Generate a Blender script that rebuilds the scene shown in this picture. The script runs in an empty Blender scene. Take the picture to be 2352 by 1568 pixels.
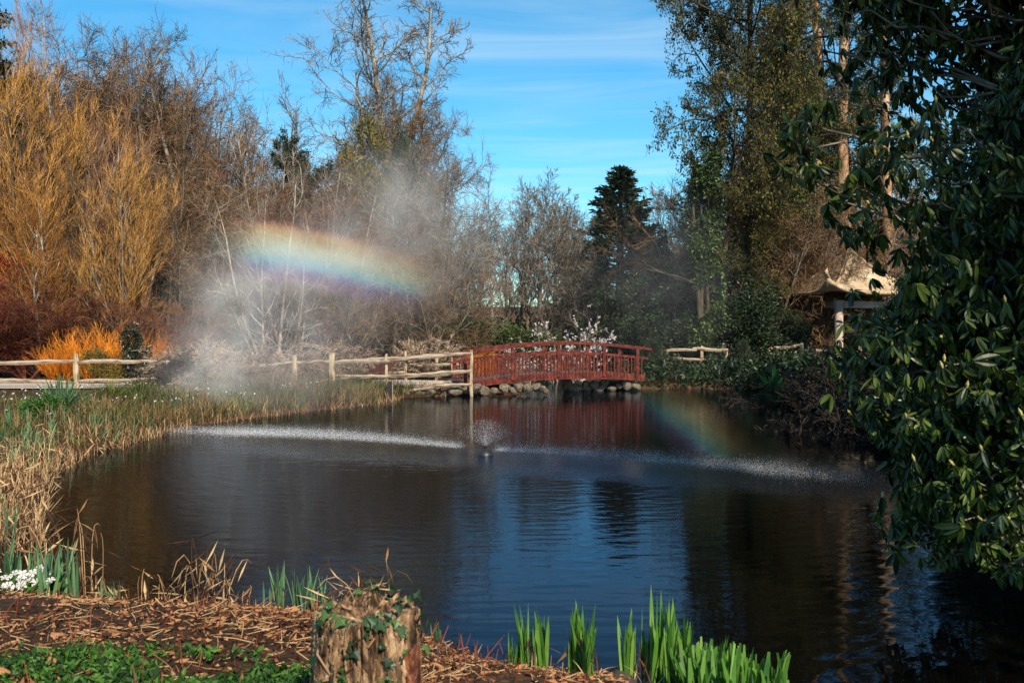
import bpy, bmesh, math, random
import numpy as np
from mathutils import Vector, Matrix, Quaternion
from math import radians as RAD, pi
random.seed(7)
SC = bpy.context.scene
COL = SC.collection
# ---------------------------------------------------------------- camera, sky, sun, exposure
F, CX, HV, CH = 2287.0, 1176.0, 735.0, 2.2      # 35 mm lens, eye 2.2 m above the water
cam_d = bpy.data.cameras.new("camera"); cam = bpy.data.objects.new("camera", cam_d); COL.objects.link(cam)
cam_d.lens = 35; cam_d.sensor_width = 36; cam_d.clip_start = 0.1; cam_d.clip_end = 3000
cam.location = (0, 0, CH); cam.rotation_euler = (RAD(90), 0, 0); cam_d.shift_y = -49 / 2352
cam_d.dof.use_dof = True; cam_d.dof.focus_distance = 22; cam_d.dof.aperture_fstop = 6.5
SC.camera = cam
SUN_EL, SUN_AZ = 38.0, 20.0                      # low spring sun behind the right shoulder
SUN = Vector((math.sin(RAD(SUN_AZ)) * math.cos(RAD(SUN_EL)), -math.cos(RAD(SUN_AZ)) * math.cos(RAD(SUN_EL)), math.sin(RAD(SUN_EL))))
sl = bpy.data.lights.new("sun", 'SUN'); sl.energy = 5.0; sl.angle = RAD(0.5); sl.color = (1.0, 0.87, 0.69)
so = bpy.data.objects.new("sun", sl); COL.objects.link(so)
so.rotation_euler = SUN.to_track_quat('Z', 'Y').to_euler(); so.location = (10, -30, 30)
W = bpy.data.worlds.new("World"); SC.world = W; W.use_nodes = True
wn, wl = W.node_tree.nodes, W.node_tree.links; wn.clear()
def N(nodes, typ, **kw):
    n = nodes.new(typ)
    for k, v in kw.items():
        if k.startswith('i_'):
            key = k[2:]; key = int(key) if key.isdigit() else key
            n.inputs[key].default_value = v
        else: setattr(n, k, v)
    return n
def ramp(nodes, stops, interp='LINEAR'):
    r = nodes.new('ShaderNodeValToRGB'); r.color_ramp.interpolation = interp
    e = r.color_ramp.elements
    while len(e) < len(stops): e.new(0.5)
    for el, (p, c) in zip(e, stops):
        el.position = p; el.color = (c[0], c[1], c[2], 1) if len(c) == 3 else c
    return r
sky = N(wn, 'ShaderNodeTexSky', sky_type='NISHITA', sun_disc=False)
sky.sun_elevation = RAD(SUN_EL); sky.sun_rotation = RAD(180 - SUN_AZ); sky.air_density = 1.0; sky.dust_density = 0.0; sky.ozone_density = 2.2
hs = N(wn, 'ShaderNodeHueSaturation'); hs.inputs['Saturation'].default_value = 1.12; hs.inputs['Value'].default_value = 1.0; hs.inputs['Hue'].default_value = 0.489
tint = N(wn, 'ShaderNodeMixRGB', blend_type='MULTIPLY'); tint.inputs[0].default_value = 1.0; tint.inputs['Color2'].default_value = (0.70, 1.06, 1.26, 1)
wl.new(sky.outputs[0], tint.inputs['Color1']); wl.new(tint.outputs[0], hs.inputs['Color'])
tc = N(wn, 'ShaderNodeTexCoord'); sep = N(wn, 'ShaderNodeSeparateXYZ'); wl.new(tc.outputs['Generated'], sep.inputs[0])
mz = N(wn, 'ShaderNodeMath', operation='MAXIMUM', i_1=0.05); wl.new(sep.outputs[2], mz.inputs[0])
dx = N(wn, 'ShaderNodeMath', operation='DIVIDE'); wl.new(sep.outputs[0], dx.inputs[0]); wl.new(mz.outputs[0], dx.inputs[1])
dy = N(wn, 'ShaderNodeMath', operation='DIVIDE'); wl.new(sep.outputs[1], dy.inputs[0]); wl.new(mz.outputs[0], dy.inputs[1])
cmb = N(wn, 'ShaderNodeCombineXYZ'); wl.new(dx.outputs[0], cmb.inputs[0]); wl.new(dy.outputs[0], cmb.inputs[1])
mp = N(wn, 'ShaderNodeMapping'); mp.inputs['Rotation'].default_value = (0, 0, RAD(24)); mp.inputs['Scale'].default_value = (0.55, 1.25, 1); wl.new(cmb.outputs[0], mp.inputs[0])
cn = N(wn, 'ShaderNodeTexNoise', i_Scale=1.5, i_Detail=6.0, i_Roughness=0.55, i_Distortion=0.9); wl.new(mp.outputs[0], cn.inputs['Vector'])
cn2 = N(wn, 'ShaderNodeTexNoise', i_Scale=0.45, i_Detail=3.0); wl.new(cmb.outputs[0], cn2.inputs['Vector'])
cr = ramp(wn, [(0.36, (0, 0, 0)), (0.82, (1, 1, 1))]); wl.new(cn.outputs[0], cr.inputs[0])
cr2 = ramp(wn, [(0.34, (0, 0, 0)), (0.56, (1, 1, 1))]); wl.new(cn2.outputs[0], cr2.inputs[0])
cm = N(wn, 'ShaderNodeMath', operation='MULTIPLY'); wl.new(cr.outputs[0], cm.inputs[0]); wl.new(cr2.outputs[0], cm.inputs[1])
cm2 = N(wn, 'ShaderNodeMath', operation='MULTIPLY', i_1=0.48); wl.new(cm.outputs[0], cm2.inputs[0])
mixc = N(wn, 'ShaderNodeMixRGB'); mixc.inputs['Color2'].default_value = (6.2, 7.4, 8.0, 1)
wl.new(cm2.outputs[0], mixc.inputs['Fac']); wl.new(hs.outputs[0], mixc.inputs['Color1'])
bg = N(wn, 'ShaderNodeBackground', i_Strength=0.10); wl.new(mixc.outputs[0], bg.inputs['Color'])
wo = N(wn, 'ShaderNodeOutputWorld'); wl.new(bg.outputs[0], wo.inputs['Surface'])
SC.view_settings.view_transform = 'Standard'; SC.view_settings.look = 'None'; SC.view_settings.exposure = 0.36; SC.view_settings.gamma = 1.0
SC.cycles.use_denoising = True; SC.cycles.denoising_prefilter = 'NONE'
SC.cycles.max_bounces = 6; SC.cycles.diffuse_bounces = 2; SC.cycles.glossy_bounces = 3; SC.cycles.transmission_bounces = 3
SC.cycles.volume_bounces = 0; SC.cycles.volume_max_steps = 128
# ---------------------------------------------------------------- helpers
def at(u, v, Y): return np.array(((u - CX) / F * Y, Y, CH - (v - HV) / F * Y))
def X(u, Y): return (u - CX) / F * Y
def Z(v, Y): return CH - (v - HV) / F * Y
def wat(u, v):
    Y = CH * F / (v - HV); return (X(u, Y), Y)
def nrm(a): return a / np.maximum(np.linalg.norm(a, axis=-1, keepdims=True), 1e-9)
def tag(o, label=None, cat=None, group=None, kind=None):
    if label: o['label'] = label
    if cat: o['category'] = cat
    if group: o['group'] = group
    if kind: o['kind'] = kind
    return o
def empty(name, loc, rz=0.0, scale=None, label=None, cat=None, group=None):
    o = bpy.data.objects.new(name, None); COL.objects.link(o); o.location = tuple(loc); o.rotation_euler = (0, 0, rz)
    o.empty_display_size = 0.1
    if scale is not None: o.scale = scale if hasattr(scale, '__len__') else (scale,) * 3
    return tag(o, label, cat, group)
def obj(name, me, m=None, parent=None, loc=None):
    o = bpy.data.objects.new(name, me); COL.objects.link(o)
    if m is not None:
        if len(me.materials) == 0: me.materials.append(m)
        elif me.materials[0] is not m:
            o.material_slots[0].link = 'OBJECT'; o.material_slots[0].material = m
    if parent is not None: o.parent = parent
    if loc is not None: o.location = tuple(loc)
    return o
class Geo:
    def __init__(s): s.V = []; s.Q = []; s.T = []; s.n = 0
    def add(s, V, Q=None, T=None):
        V = np.asarray(V, float).reshape(-1, 3)
        if Q is not None and len(Q): s.Q.append(np.asarray(Q, int) + s.n)
        if T is not None and len(T): s.T.append(np.asarray(T, int) + s.n)
        s.V.append(V); s.n += len(V); return s
    def mesh(s, name, smooth=False):
        me = bpy.data.meshes.new(name)
        V = np.concatenate(s.V).astype(np.float32)
        Q = np.concatenate(s.Q) if s.Q else np.zeros((0, 4), int)
        T = np.concatenate(s.T) if s.T else np.zeros((0, 3), int)
        me.vertices.add(len(V)); me.vertices.foreach_set('co', V.ravel())
        lp = np.concatenate([Q.ravel(), T.ravel()]).astype(np.int32)
        me.loops.add(len(lp)); me.loops.foreach_set('vertex_index', lp)
        st = np.concatenate([np.arange(len(Q)) * 4, len(Q) * 4 + np.arange(len(T)) * 3]).astype(np.int32)
        me.polygons.add(len(st)); me.polygons.foreach_set('loop_start', st)
        me.polygons.foreach_set('loop_total', np.concatenate([np.full(len(Q), 4), np.full(len(T), 3)]).astype(np.int32))
        me.polygons.foreach_set('use_smooth', np.full(len(st), smooth, dtype=bool))
        me.update(calc_edges=True)
        return me
def tubes(g, P, R, k=5, cap=True):
    P = np.asarray(P, float); R = np.asarray(R, float)
    if P.ndim == 2: P = P[None]; R = np.broadcast_to(R, P.shape[:2])
    n_, n, _ = P.shape
    T = nrm(np.gradient(P, axis=1)); d = nrm(P[:, -1] - P[:, 0])
    ref = np.where(np.abs(d[:, 2:3]) > 0.7, np.array([[1., .13, 0]]), np.array([[0, .1, 1.]]))[:, None, :]
    U = nrm(np.cross(T, ref)); Wv = np.cross(T, U)
    a = 2 * pi * np.arange(k) / k
    V = P[:, :, None, :] + R[:, :, None, None] * (np.cos(a)[None, None, :, None] * U[:, :, None, :] + np.sin(a)[None, None, :, None] * Wv[:, :, None, :])
    i = np.arange(n_)[:, None, None] * n * k; j = np.arange(n - 1)[None, :, None] * k; m = np.arange(k)[None, None, :]; m2 = (m + 1) % k
    Q = np.stack([i + j + m, i + j + m2, i + j + k + m2, i + j + k + m], -1).reshape(-1, 4)
    Tt = None
    if cap and k > 3:
        b = (np.arange(n_) * n * k)[:, None]; e = b + (n - 1) * k
        mm = np.arange(1, k - 1)[None, :]
        Tt = np.concatenate([np.stack([b + 0 * mm, b + mm + 1, b + mm], -1).reshape(-1, 3), np.stack([e + 0 * mm, e + mm, e + mm + 1], -1).reshape(-1, 3)])
    g.add(V.reshape(-1, 3), Q, Tt)
def box(g, c, s, R=None):
    c = np.asarray(c, float); h = np.asarray(s, float) / 2
    V = np.array([[x, y, z] for x in (-1, 1) for y in (-1, 1) for z in (-1, 1)], float) * h
    if R is not None: V = V @ np.asarray(R).T
    g.add(V + c, [[0, 1, 3, 2], [4, 6, 7, 5], [0, 4, 5, 1], [2, 3, 7, 6], [0, 2, 6, 4], [1, 5, 7, 3]])
def sweep(g, pts, w, h, up=(0, 0, 1)):
    P = np.asarray(pts, float); T = nrm(np.gradient(P, axis=0)); S = nrm(np.cross(T, np.asarray(up, float))); U = np.cross(S, T)
    V = np.stack([P - S * w / 2 - U * h / 2, P + S * w / 2 - U * h / 2, P + S * w / 2 + U * h / 2, P - S * w / 2 + U * h / 2], 1)
    n = len(P); Q = []
    for i in range(n - 1):
        for k in range(4): Q.append([i * 4 + k, i * 4 + (k + 1) % 4, i * 4 + 4 + (k + 1) % 4, i * 4 + 4 + k])
    Q += [[3, 2, 1, 0], [n * 4 - 4, n * 4 - 3, n * 4 - 2, n * 4 - 1]]
    g.add(V.reshape(-1, 3), Q)
def rotz(a):
    c, s = math.cos(a), math.sin(a); return np.array([[c, -s, 0], [s, c, 0], [0, 0, 1]])
def vnoise(x, y, seed=0):                     # smooth value noise
    x = np.asarray(x, float); y = np.asarray(y, float)
    xi = np.floor(x).astype(np.int64); yi = np.floor(y).astype(np.int64); xf = x - xi; yf = y - yi
    def h(a, b):
        n = (a * 374761393 + b * 668265263 + seed * 1274126177) & 0x7fffffff
        n = ((n ^ (n >> 13)) * 1274126177) & 0x7fffffff
        return ((n ^ (n >> 16)) & 0xffff) / 65535.0
    u = xf * xf * (3 - 2 * xf); v = yf * yf * (3 - 2 * yf)
    return (h(xi, yi) * (1 - u) + h(xi + 1, yi) * u) * (1 - v) + (h(xi, yi + 1) * (1 - u) + h(xi + 1, yi + 1) * u) * v
def fbm(x, y, seed=0, o=4):
    r = 0; a = 0.5
    for i in range(o): r = r + a * vnoise(x * 2 ** i, y * 2 ** i, seed + i); a *= 0.5
    return r
# ---------------------------------------------------------------- materials
def mat(name, cols, scale=3.0, rough=0.8, trans=0.0, island=0.0, stretch=None, bump=0.0, bscale=20.0, spec=0.3, detail=4.0, lo=0.3, hi=0.7, metal=0.0):
    m = bpy.data.materials.new(name); m.use_nodes = True; nd, lk = m.node_tree.nodes, m.node_tree.links; nd.clear()
    t = N(nd, 'ShaderNodeTexCoord'); vec = t.outputs['Object']
    if stretch:
        q = N(nd, 'ShaderNodeMapping'); q.inputs['Scale'].default_value = stretch; lk.new(vec, q.inputs[0]); vec = q.outputs[0]
    nz = N(nd, 'ShaderNodeTexNoise', i_Scale=scale, i_Detail=detail, i_Roughness=0.6); lk.new(vec, nz.inputs['Vector'])
    fac = nz.outputs[0]
    if island > 0:
        ge = N(nd, 'ShaderNodeNewGeometry'); mx = N(nd, 'ShaderNodeMath', operation='MULTIPLY_ADD', i_1=island, i_2=-island / 2)
        lk.new(ge.outputs['Random Per Island'], mx.inputs[0]); ad = N(nd, 'ShaderNodeMath', operation='ADD'); lk.new(fac, ad.inputs[0]); lk.new(mx.outputs[0], ad.inputs[1]); fac = ad.outputs[0]
    k = len(cols); r = ramp(nd, [(lo + (hi - lo) * i / max(1, k - 1), c) for i, c in enumerate(cols)]); lk.new(fac, r.inputs[0])
    p = N(nd, 'ShaderNodeBsdfPrincipled', i_Roughness=rough, i_Metallic=metal); p.inputs['Specular IOR Level'].default_value = spec
    lk.new(r.outputs[0], p.inputs['Base Color'])
    if bump:
        b = N(nd, 'ShaderNodeBump', i_Strength=bump, i_Distance=0.02); bn = N(nd, 'ShaderNodeTexNoise', i_Scale=bscale, i_Detail=6.0); lk.new(vec, bn.inputs['Vector'])
        lk.new(bn.outputs[0], b.inputs['Height']); lk.new(b.outputs[0], p.inputs['Normal'])
    out = N(nd, 'ShaderNodeOutputMaterial'); sh = p.outputs[0]
    if trans:
        tr = N(nd, 'ShaderNodeBsdfTranslucent'); lk.new(r.outputs[0], tr.inputs[0]); ms = N(nd, 'ShaderNodeMixShader', i_0=trans); lk.new(sh, ms.inputs[1]); lk.new(tr.outputs[0], ms.inputs[2]); sh = ms.outputs[0]
    lk.new(sh, out.inputs[0]); return m
M = {}
M['bark_grey'] = mat('bark_grey', [(.05, .04, .03), (.16, .13, .10), (.34, .29, .23)], 2.2, .9, bump=.6, bscale=9)
M['bark_pale'] = mat('bark_pale', [(.07, .052, .036), (.25, .20, .15), (.46, .40, .32)], 1.6, .9, bump=.6, bscale=9, lo=.34, hi=.62)
M['bark_dark'] = mat('bark_dark', [(.018, .013, .009), (.06, .045, .03), (.14, .11, .08)], 2.0, .9, bump=.6, bscale=9)
M['bark_pine'] = mat('bark_pine', [(.09, .05, .03), (.38, .22, .12), (.55, .40, .28)], 2.6, .9, stretch=(1, 1, .35), bump=.8, bscale=7, lo=.36, hi=.62)
M['twig_brown'] = mat('twig_brown', [(.028, .015, .007), (.145, .080, .036), (.31, .19, .10)], 1.1, .85, island=.5)
M['twig_grey'] = mat('twig_grey', [(.035, .028, .022), (.14, .115, .09), (.32, .27, .21)], 1.1, .85, island=.5)
M['twig_rust'] = mat('twig_rust', [(.05, .018, .010), (.17, .062, .028), (.28, .125, .06)], 1.2, .85, island=.5)
M['twig_gold'] = mat('twig_gold', [(.09, .036, .011), (.33, .135, .024), (.58, .27, .06)], .9, .8, island=.5)
M['twig_olive'] = mat('twig_olive', [(.085, .038, .010), (.33, .148, .024), (.56, .29, .07)], .9, .8, island=.6)
M['twig_pink'] = mat('twig_pink', [(.14, .07, .04), (.36, .18, .09), (.50, .28, .16)], .9, .75, island=.5)
M['twig_orange'] = mat('twig_orange', [(.34, .07, .008), (.74, .23, .014), (.80, .36, .04)], 1.6, .7)
M['twig_red'] = mat('twig_red', [(.035, .010, .007), (.115, .026, .015), (.21, .065, .032)], 1.5, .8, island=.5)
M['twig_dark'] = mat('twig_dark', [(.012, .009, .008), (.04, .028, .02), (.09, .065, .045)], 1.2, .85)
M['twig_pale'] = mat('twig_pale', [(.11, .07, .045), (.30, .20, .13), (.46, .35, .25)], 1.1, .85, island=.6)
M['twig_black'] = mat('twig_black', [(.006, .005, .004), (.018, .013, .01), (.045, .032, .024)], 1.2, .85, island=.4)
M['leaf_ivy'] = mat('leaf_ivy', [(.008, .018, .005), (.035, .065, .015), (.10, .15, .03)], 1.2, .45, .15, .5, spec=.5)
M['leaf_holly'] = mat('leaf_holly', [(.006, .012, .006), (.018, .034, .013), (.045, .075, .025)], .8, .45, .1, .4, spec=.4)
M['leaf_olive'] = mat('leaf_olive', [(.06, .05, .012), (.16, .13, .025), (.26, .20, .04)], 1.0, .7, .25, .5)
M['leaf_fresh'] = mat('leaf_fresh', [(.025, .04, .008), (.10, .12, .022), (.22, .15, .035)], 1.5, .55, .3, .6)
M['leaf_conifer'] = mat('leaf_conifer', [(.008, .018, .012), (.022, .042, .022), (.05, .075, .03)], .8, .7, .1, .5)
M['leaf_red'] = mat('leaf_red', [(.16, .012, .008), (.42, .04, .012), (.55, .12, .04)], 2.0, .5, .3, .7)
M['leaf_rhodo'] = mat('leaf_rhodo', [(.010, .022, .005), (.032, .062, .012), (.10, .14, .025)], 1.5, .36, .2, .6, spec=.4)
M['ivy_leaf'] = mat('ivy_leaf', [(.010, .032, .009), (.028, .078, .02), (.075, .14, .035)], 6, .45, .15, .6, spec=.35)
M['bud'] = mat('bud', [(.30, .26, .08), (.45, .38, .14)], 5, .6)
M['petal_white'] = mat('petal_white', [(.62, .58, .52), (.80, .78, .74)], 3, .6, .25)
M['petal_magnolia'] = mat('petal_magnolia', [(.60, .47, .48), (.80, .73, .73), (.84, .80, .80)], 3, .6, .25, .4)
M['iris'] = mat('iris_leaf', [(.04, .12, .016), (.10, .25, .032), (.20, .36, .055)], 3.0, .45, .3, .5, spec=.45)
M['iris_blue'] = mat('iris_leaf_bluish', [(.04, .09, .04), (.09, .20, .09), (.17, .30, .13)], 2.0, .5, .25, .5)
M['grass'] = mat('grass', [(.018, .035, .009), (.07, .10, .018), (.22, .23, .05)], 1.2, .6, .25, .7)
M['straw'] = mat('straw', [(.07, .03, .015), (.34, .17, .07), (.62, .42, .21)], 1.3, .7, .2, 1.1)
M['sedge'] = mat('sedge', [(.03, .035, .010), (.13, .09, .03), (.34, .21, .09)], 1.3, .7, .2, .8)
M['red_shoot'] = mat('red_shoot', [(.07, .014, .008), (.24, .05, .02)], 2, .6, 0, .6)
M['litter'] = mat('leaf_litter', [(.045, .016, .007), (.19, .068, .026), (.42, .20, .09)], 3, .8, .1, 1.0)
M['cover'] = mat('ground_cover', [(.018, .055, .010), (.045, .13, .018), (.09, .20, .03)], 2.0, .5, .25, .6)
M['rail'] = mat('chestnut_rail', [(.10, .065, .04), (.34, .26, .19), (.43, .34, .25)], 12.0, .9, stretch=(.2, 1, 1), bump=.8, bscale=26, lo=.34, hi=.64)
M['post'] = mat('chestnut_post', [(.16, .10, .05), (.44, .33, .20), (.56, .44, .30)], 14.0, .9, stretch=(1, 1, .2), bump=.8, bscale=26, lo=.34, hi=.64)
M['red_paint'] = mat('red_paint', [(.03, .008, .006), (.105, .016, .011), (.22, .042, .022)], 7.0, .65, bump=.4, bscale=30, lo=.32, hi=.68)
M['deck'] = mat('deck_boards', [(.10, .08, .06), (.26, .21, .17)], 4, .9)
M['rock'] = mat('rock', [(.035, .03, .02), (.15, .12, .085), (.31, .25, .18)], 5, .9, bump=.8, bscale=14, lo=.34, hi=.66)
M['plaster'] = mat('pagoda_stone', [(.40, .29, .22), (.58, .45, .37), (.66, .54, .46)], 2.0, .85, bump=.3, bscale=12)
M['roof'] = mat('pagoda_roof', [(.30, .20, .11), (.50, .37, .23), (.62, .50, .35)], 2.0, .85, bump=.4, bscale=10)
M['black'] = mat('black_metal', [(.008, .008, .009), (.02, .02, .022)], 5, .45, spec=.5)
M['sign_white'] = mat('sign_white', [(.66, .67, .68), (.78, .79, .80)], 3, .5)
M['sign_yellow'] = mat('sign_yellow', [(.42, .45, .06), (.52, .54, .09)], 3, .5)
M['sign_grey'] = mat('sign_ink', [(.10, .11, .12), (.2, .2, .2)], 3, .6)
M['stump'] = mat('rotten_wood', [(.010, .006, .004), (.045, .025, .013), (.17, .095, .048), (.34, .21, .115), (.50, .36, .22)], 24, .9, stretch=(1, 1, .22), bump=1.0, bscale=45, lo=.33, hi=.66, detail=8)
M['red_bark'] = mat('red_bark', [(.02, .008, .005), (.14, .04, .016), (.34, .12, .05)], 22.0, .5, stretch=(1, 1, .45), bump=1.0, bscale=50, lo=.32, hi=.66, spec=.5)
M['droplet'] = mat('droplet', [(.8, .84, .9), (.9, .92, .95)], 3, .25, spec=.6)
# ---------------------------------------------------------------- ground, water, path
SHORE = [wat(300, 1425), wat(560, 1440), wat(720, 1450), wat(980, 1480), wat(1100, 1530), wat(1180, 1568), (0.8, 5.75), (1.6, 5.4), (2.4, 5.0), (3.2, 4.9), (4.4, 6.0), (5.4, 8.0),
         (6.8, 12), (8.8, 18), (11.5, 24), (13.5, 30), (12, 33), (9.6, 32.5), (7.3, 31.8), (4.5, 31.8), (3.7, 31.5), (2.35, 31.2), (2.0, 32), (2.6, 38), (3.2, 46), (1.4, 46), (0.7, 38), (0.55, 32),
         (0.45, 30.0), wat(1100, 907), wat(1000, 910), wat(900, 915), wat(850, 930), wat(700, 945), wat(500, 970), wat(400, 985), wat(330, 1003), wat(240, 1030), wat(150, 1050), wat(60, 1100), wat(20, 1180), wat(0, 1280), wat(10, 1360), wat(100, 1405)]
SP = np.array(SHORE)
def sdist(x, y):                                # signed distance to the shoreline, + on land
    x = np.asarray(x, float); y = np.asarray(y, float); sh = x.shape; p = np.stack([x.ravel(), y.ravel()], -1)
    best = np.full(len(p), 1e9); ins = np.zeros(len(p), bool)
    for a, b in zip(SP, np.roll(SP, -1, 0)):
        e = b - a; t = np.clip(((p - a) @ e) / (e @ e), 0, 1); best = np.minimum(best, np.hypot(*(p - a - t[:, None] * e).T))
        c = ((a[1] > p[:, 1]) != (b[1] > p[:, 1])); xi = (b[0] - a[0]) * (p[:, 1] - a[1]) / (b[1] - a[1] + 1e-12) + a[0]; ins ^= c & (p[:, 0] < xi)
    return np.where(ins, -best, best).reshape(sh)
def ground(x, y, detail=False):
    x = np.asarray(x, float); y = np.asarray(y, float); d = sdist(x, y)
    near = np.clip((11 - y) / 5, 0, 1); hb = .24 + .42 * near + .2 * np.clip((x - 4) / 4, 0, 1) * np.clip((y - 28) / 5, 0, 1) + .015 * np.clip(y - 32, 0, 60)
    land = hb * (1 - np.exp(-np.maximum(d, 0) / (.5 + .45 * near))) + 5.2 * np.clip((y - 110) / 190, 0, 1) ** 1.2
    z = np.where(d > 0, land, -np.minimum(-d * .6, 1.0) - .02)
    if detail: z = z + np.where(d > .05, (fbm(x * 1.7, y * 1.7, 3) - .45) * .10 * np.clip(d / .6, 0, 1) + (fbm(x * 9, y * 9, 5) - .45) * .035 * np.clip(d / .3, 0, 1), 0)
    return z
def gz(x, y): return float(ground(np.array([x]), np.array([y]))[0])
gx = np.concatenate([[-900, -400, -200, -100, -60, -40, -30, -25, -21, -18], np.arange(-16, 14.01, .125), [16, 19, 23, 28, 35, 50, 80, 150, 300, 900]])
gy = np.concatenate([[-80, -40, -20, -10, -5, -2, 0, 1, 1.8], np.arange(2.5, 9, .09), np.arange(9, 34, .16), np.arange(34, 60, .8), [64, 70, 80, 95, 110, 130, 160, 200, 240, 280, 310, 400, 600, 1000]])
XX, YY = np.meshgrid(gx, gy); ZZ = ground(XX, YY, True)
g = Geo(); nx, ny = len(gx), len(gy)
ii = (np.arange(ny - 1)[:, None] * nx + np.arange(nx - 1)[None, :]).ravel()
g.add(np.stack([XX, YY, ZZ], -1).reshape(-1, 3), np.stack([ii, ii + 1, ii + nx + 1, ii + nx], -1))
m = bpy.data.materials.new('earth'); m.use_nodes = True; nd, lk = m.node_tree.nodes, m.node_tree.links; p = nd['Principled BSDF']; p.inputs['Roughness'].default_value = .95; p.inputs['Specular IOR Level'].default_value = .15
t = N(nd, 'ShaderNodeTexCoord'); n1 = N(nd, 'ShaderNodeTexNoise', i_Scale=14.0, i_Detail=8.0, i_Roughness=.7); n2 = N(nd, 'ShaderNodeTexNoise', i_Scale=.55, i_Detail=4.0)
lk.new(t.outputs['Object'], n1.inputs['Vector']); lk.new(t.outputs['Object'], n2.inputs['Vector'])
r1 = ramp(nd, [(.33, (.025, .014, .008)), (.5, (.10, .05, .025)), (.68, (.22, .12, .06))]); r2 = ramp(nd, [(.35, (.022, .013, .007)), (.6, (.07, .038, .018)), (.7, (.12, .07, .032))])
lk.new(n1.outputs[0], r1.inputs[0]); lk.new(n1.outputs[0], r2.inputs[0]); rf = ramp(nd, [(.45, (0, 0, 0)), (.58, (1, 1, 1))]); lk.new(n2.outputs[0], rf.inputs[0])
mx = N(nd, 'ShaderNodeMixRGB'); lk.new(rf.outputs[0], mx.inputs[0]); lk.new(r1.outputs[0], mx.inputs[1]); lk.new(r2.outputs[0], mx.inputs[2]); lk.new(mx.outputs[0], p.inputs['Base Color'])
b = N(nd, 'ShaderNodeBump', i_Strength=.8, i_Distance=.03); lk.new(n1.outputs[0], b.inputs['Height']); lk.new(b.outputs[0], p.inputs['Normal'])
tag(obj('ground', g.mesh('ground', True), m), kind='structure')
# water -------------------------------------------------------------
FX, FY = wat(1115, 1044)                          # the floating fountain
m = bpy.data.materials.new('pond_water'); m.use_nodes = True; nd, lk = m.node_tree.nodes, m.node_tree.links; p = nd['Principled BSDF']
p.inputs['Base Color'].default_value = (.0018, .0016, .0013, 1); p.inputs['Roughness'].default_value = .03; p.inputs['IOR'].default_value = 1.165
t = N(nd, 'ShaderNodeTexCoord')
def mth(op, a, b=None, c=None):
    n = nd.new('ShaderNodeMath'); n.operation = op
    for i, v in enumerate((a, b, c)):
        if v is None: continue
        if isinstance(v, (int, float)): n.inputs[i].default_value = v
        else: lk.new(v, n.inputs[i])
    return n.outputs[0]
mpn = N(nd, 'ShaderNodeMapping'); mpn.inputs['Scale'].default_value = (.42, 1, 1); lk.new(t.outputs['Object'], mpn.inputs[0])
a1 = N(nd, 'ShaderNodeTexNoise', i_Scale=9.0, i_Detail=2.5, i_Roughness=.5); lk.new(mpn.outputs[0], a1.inputs['Vector'])
a2 = N(nd, 'ShaderNodeTexNoise', i_Scale=2.6, i_Detail=2.0); lk.new(mpn.outputs[0], a2.inputs['Vector'])
a3 = N(nd, 'ShaderNodeTexNoise', i_Scale=30.0, i_Detail=2.0); lk.new(t.outputs['Object'], a3.inputs['Vector'])
sp = N(nd, 'ShaderNodeSeparateXYZ'); lk.new(t.outputs['Object'], sp.inputs[0]); px, py = sp.outputs[0], sp.outputs[1]
ex = mth('SUBTRACT', px, FX); ey = mth('SUBTRACT', py, FY)
LD = nrm(np.array([-.88, .475])); PD = np.array([LD[1], -LD[0]])       # the line along which the two jets fall
across = mth('ADD', mth('MULTIPLY', ex, float(PD[0])), mth('MULTIPLY', ey, float(PD[1]))); along = mth('ADD', mth('MULTIPLY', ex, float(LD[0])), mth('MULTIPLY', ey, float(LD[1])))
wob = N(nd, 'ShaderNodeTexNoise', i_Scale=1.2, i_Detail=3.0); lk.new(t.outputs['Object'], wob.inputs['Vector'])
acr = mth('ADD', across, mth('MULTIPLY_ADD', wob.outputs[0], 1.6, -.5))
band = mth('POWER', 2.718, mth('MULTIPLY', mth('MULTIPLY', acr, acr), -1.0)); al = mth('DIVIDE', along, 7.0); al4 = mth('POWER', mth('ABSOLUTE', al), 6.0)
band = mth('MULTIPLY', band, mth('POWER', 2.718, mth('MULTIPLY', al4, -1.0)))
dist = mth('SQRT', mth('ADD', mth('MULTIPLY', ex, ex), mth('MULTIPLY', ey, ey)))
rp = N(nd, 'ShaderNodeTexNoise', i_Scale=.5, i_Detail=2.0); lk.new(t.outputs['Object'], rp.inputs['Vector'])
ring = mth('MULTIPLY', mth('SINE', mth('MULTIPLY_ADD', dist, 24.0, mth('MULTIPLY', rp.outputs[0], 22.0))), mth('MULTIPLY', mth('MULTIPLY_ADD', rp.outputs[0], 1.2, -.2), .0009))
calm = N(nd, 'ShaderNodeMapRange'); calm.inputs[1].default_value = 6.0; calm.inputs[2].default_value = 13.0; calm.inputs[3].default_value = .22; calm.inputs[4].default_value = 1.0; lk.new(py, calm.inputs[0])
hgt = mth('ADD', mth('MULTIPLY', mth('MULTIPLY', a1.outputs[0], calm.outputs[0]), .0042), mth('MULTIPLY', a2.outputs[0], .005))
hgt = mth('ADD', hgt, ring); hgt = mth('ADD', hgt, mth('MULTIPLY', mth('MULTIPLY', a3.outputs[0], band), .010))
b = N(nd, 'ShaderNodeBump', i_Strength=1.0, i_Distance=1.0); lk.new(hgt, b.inputs['Height']); gl = N(nd, 'ShaderNodeBsdfGlossy', i_Roughness=.03); gl.inputs['Color'].default_value = (.76, .86, 1.0, 1); fr = N(nd, 'ShaderNodeFresnel', i_IOR=1.19); ms = N(nd, 'ShaderNodeMixShader')
df = N(nd, 'ShaderNodeBsdfDiffuse'); df.inputs['Color'].default_value = (.0018, .0016, .0013, 1)
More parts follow.
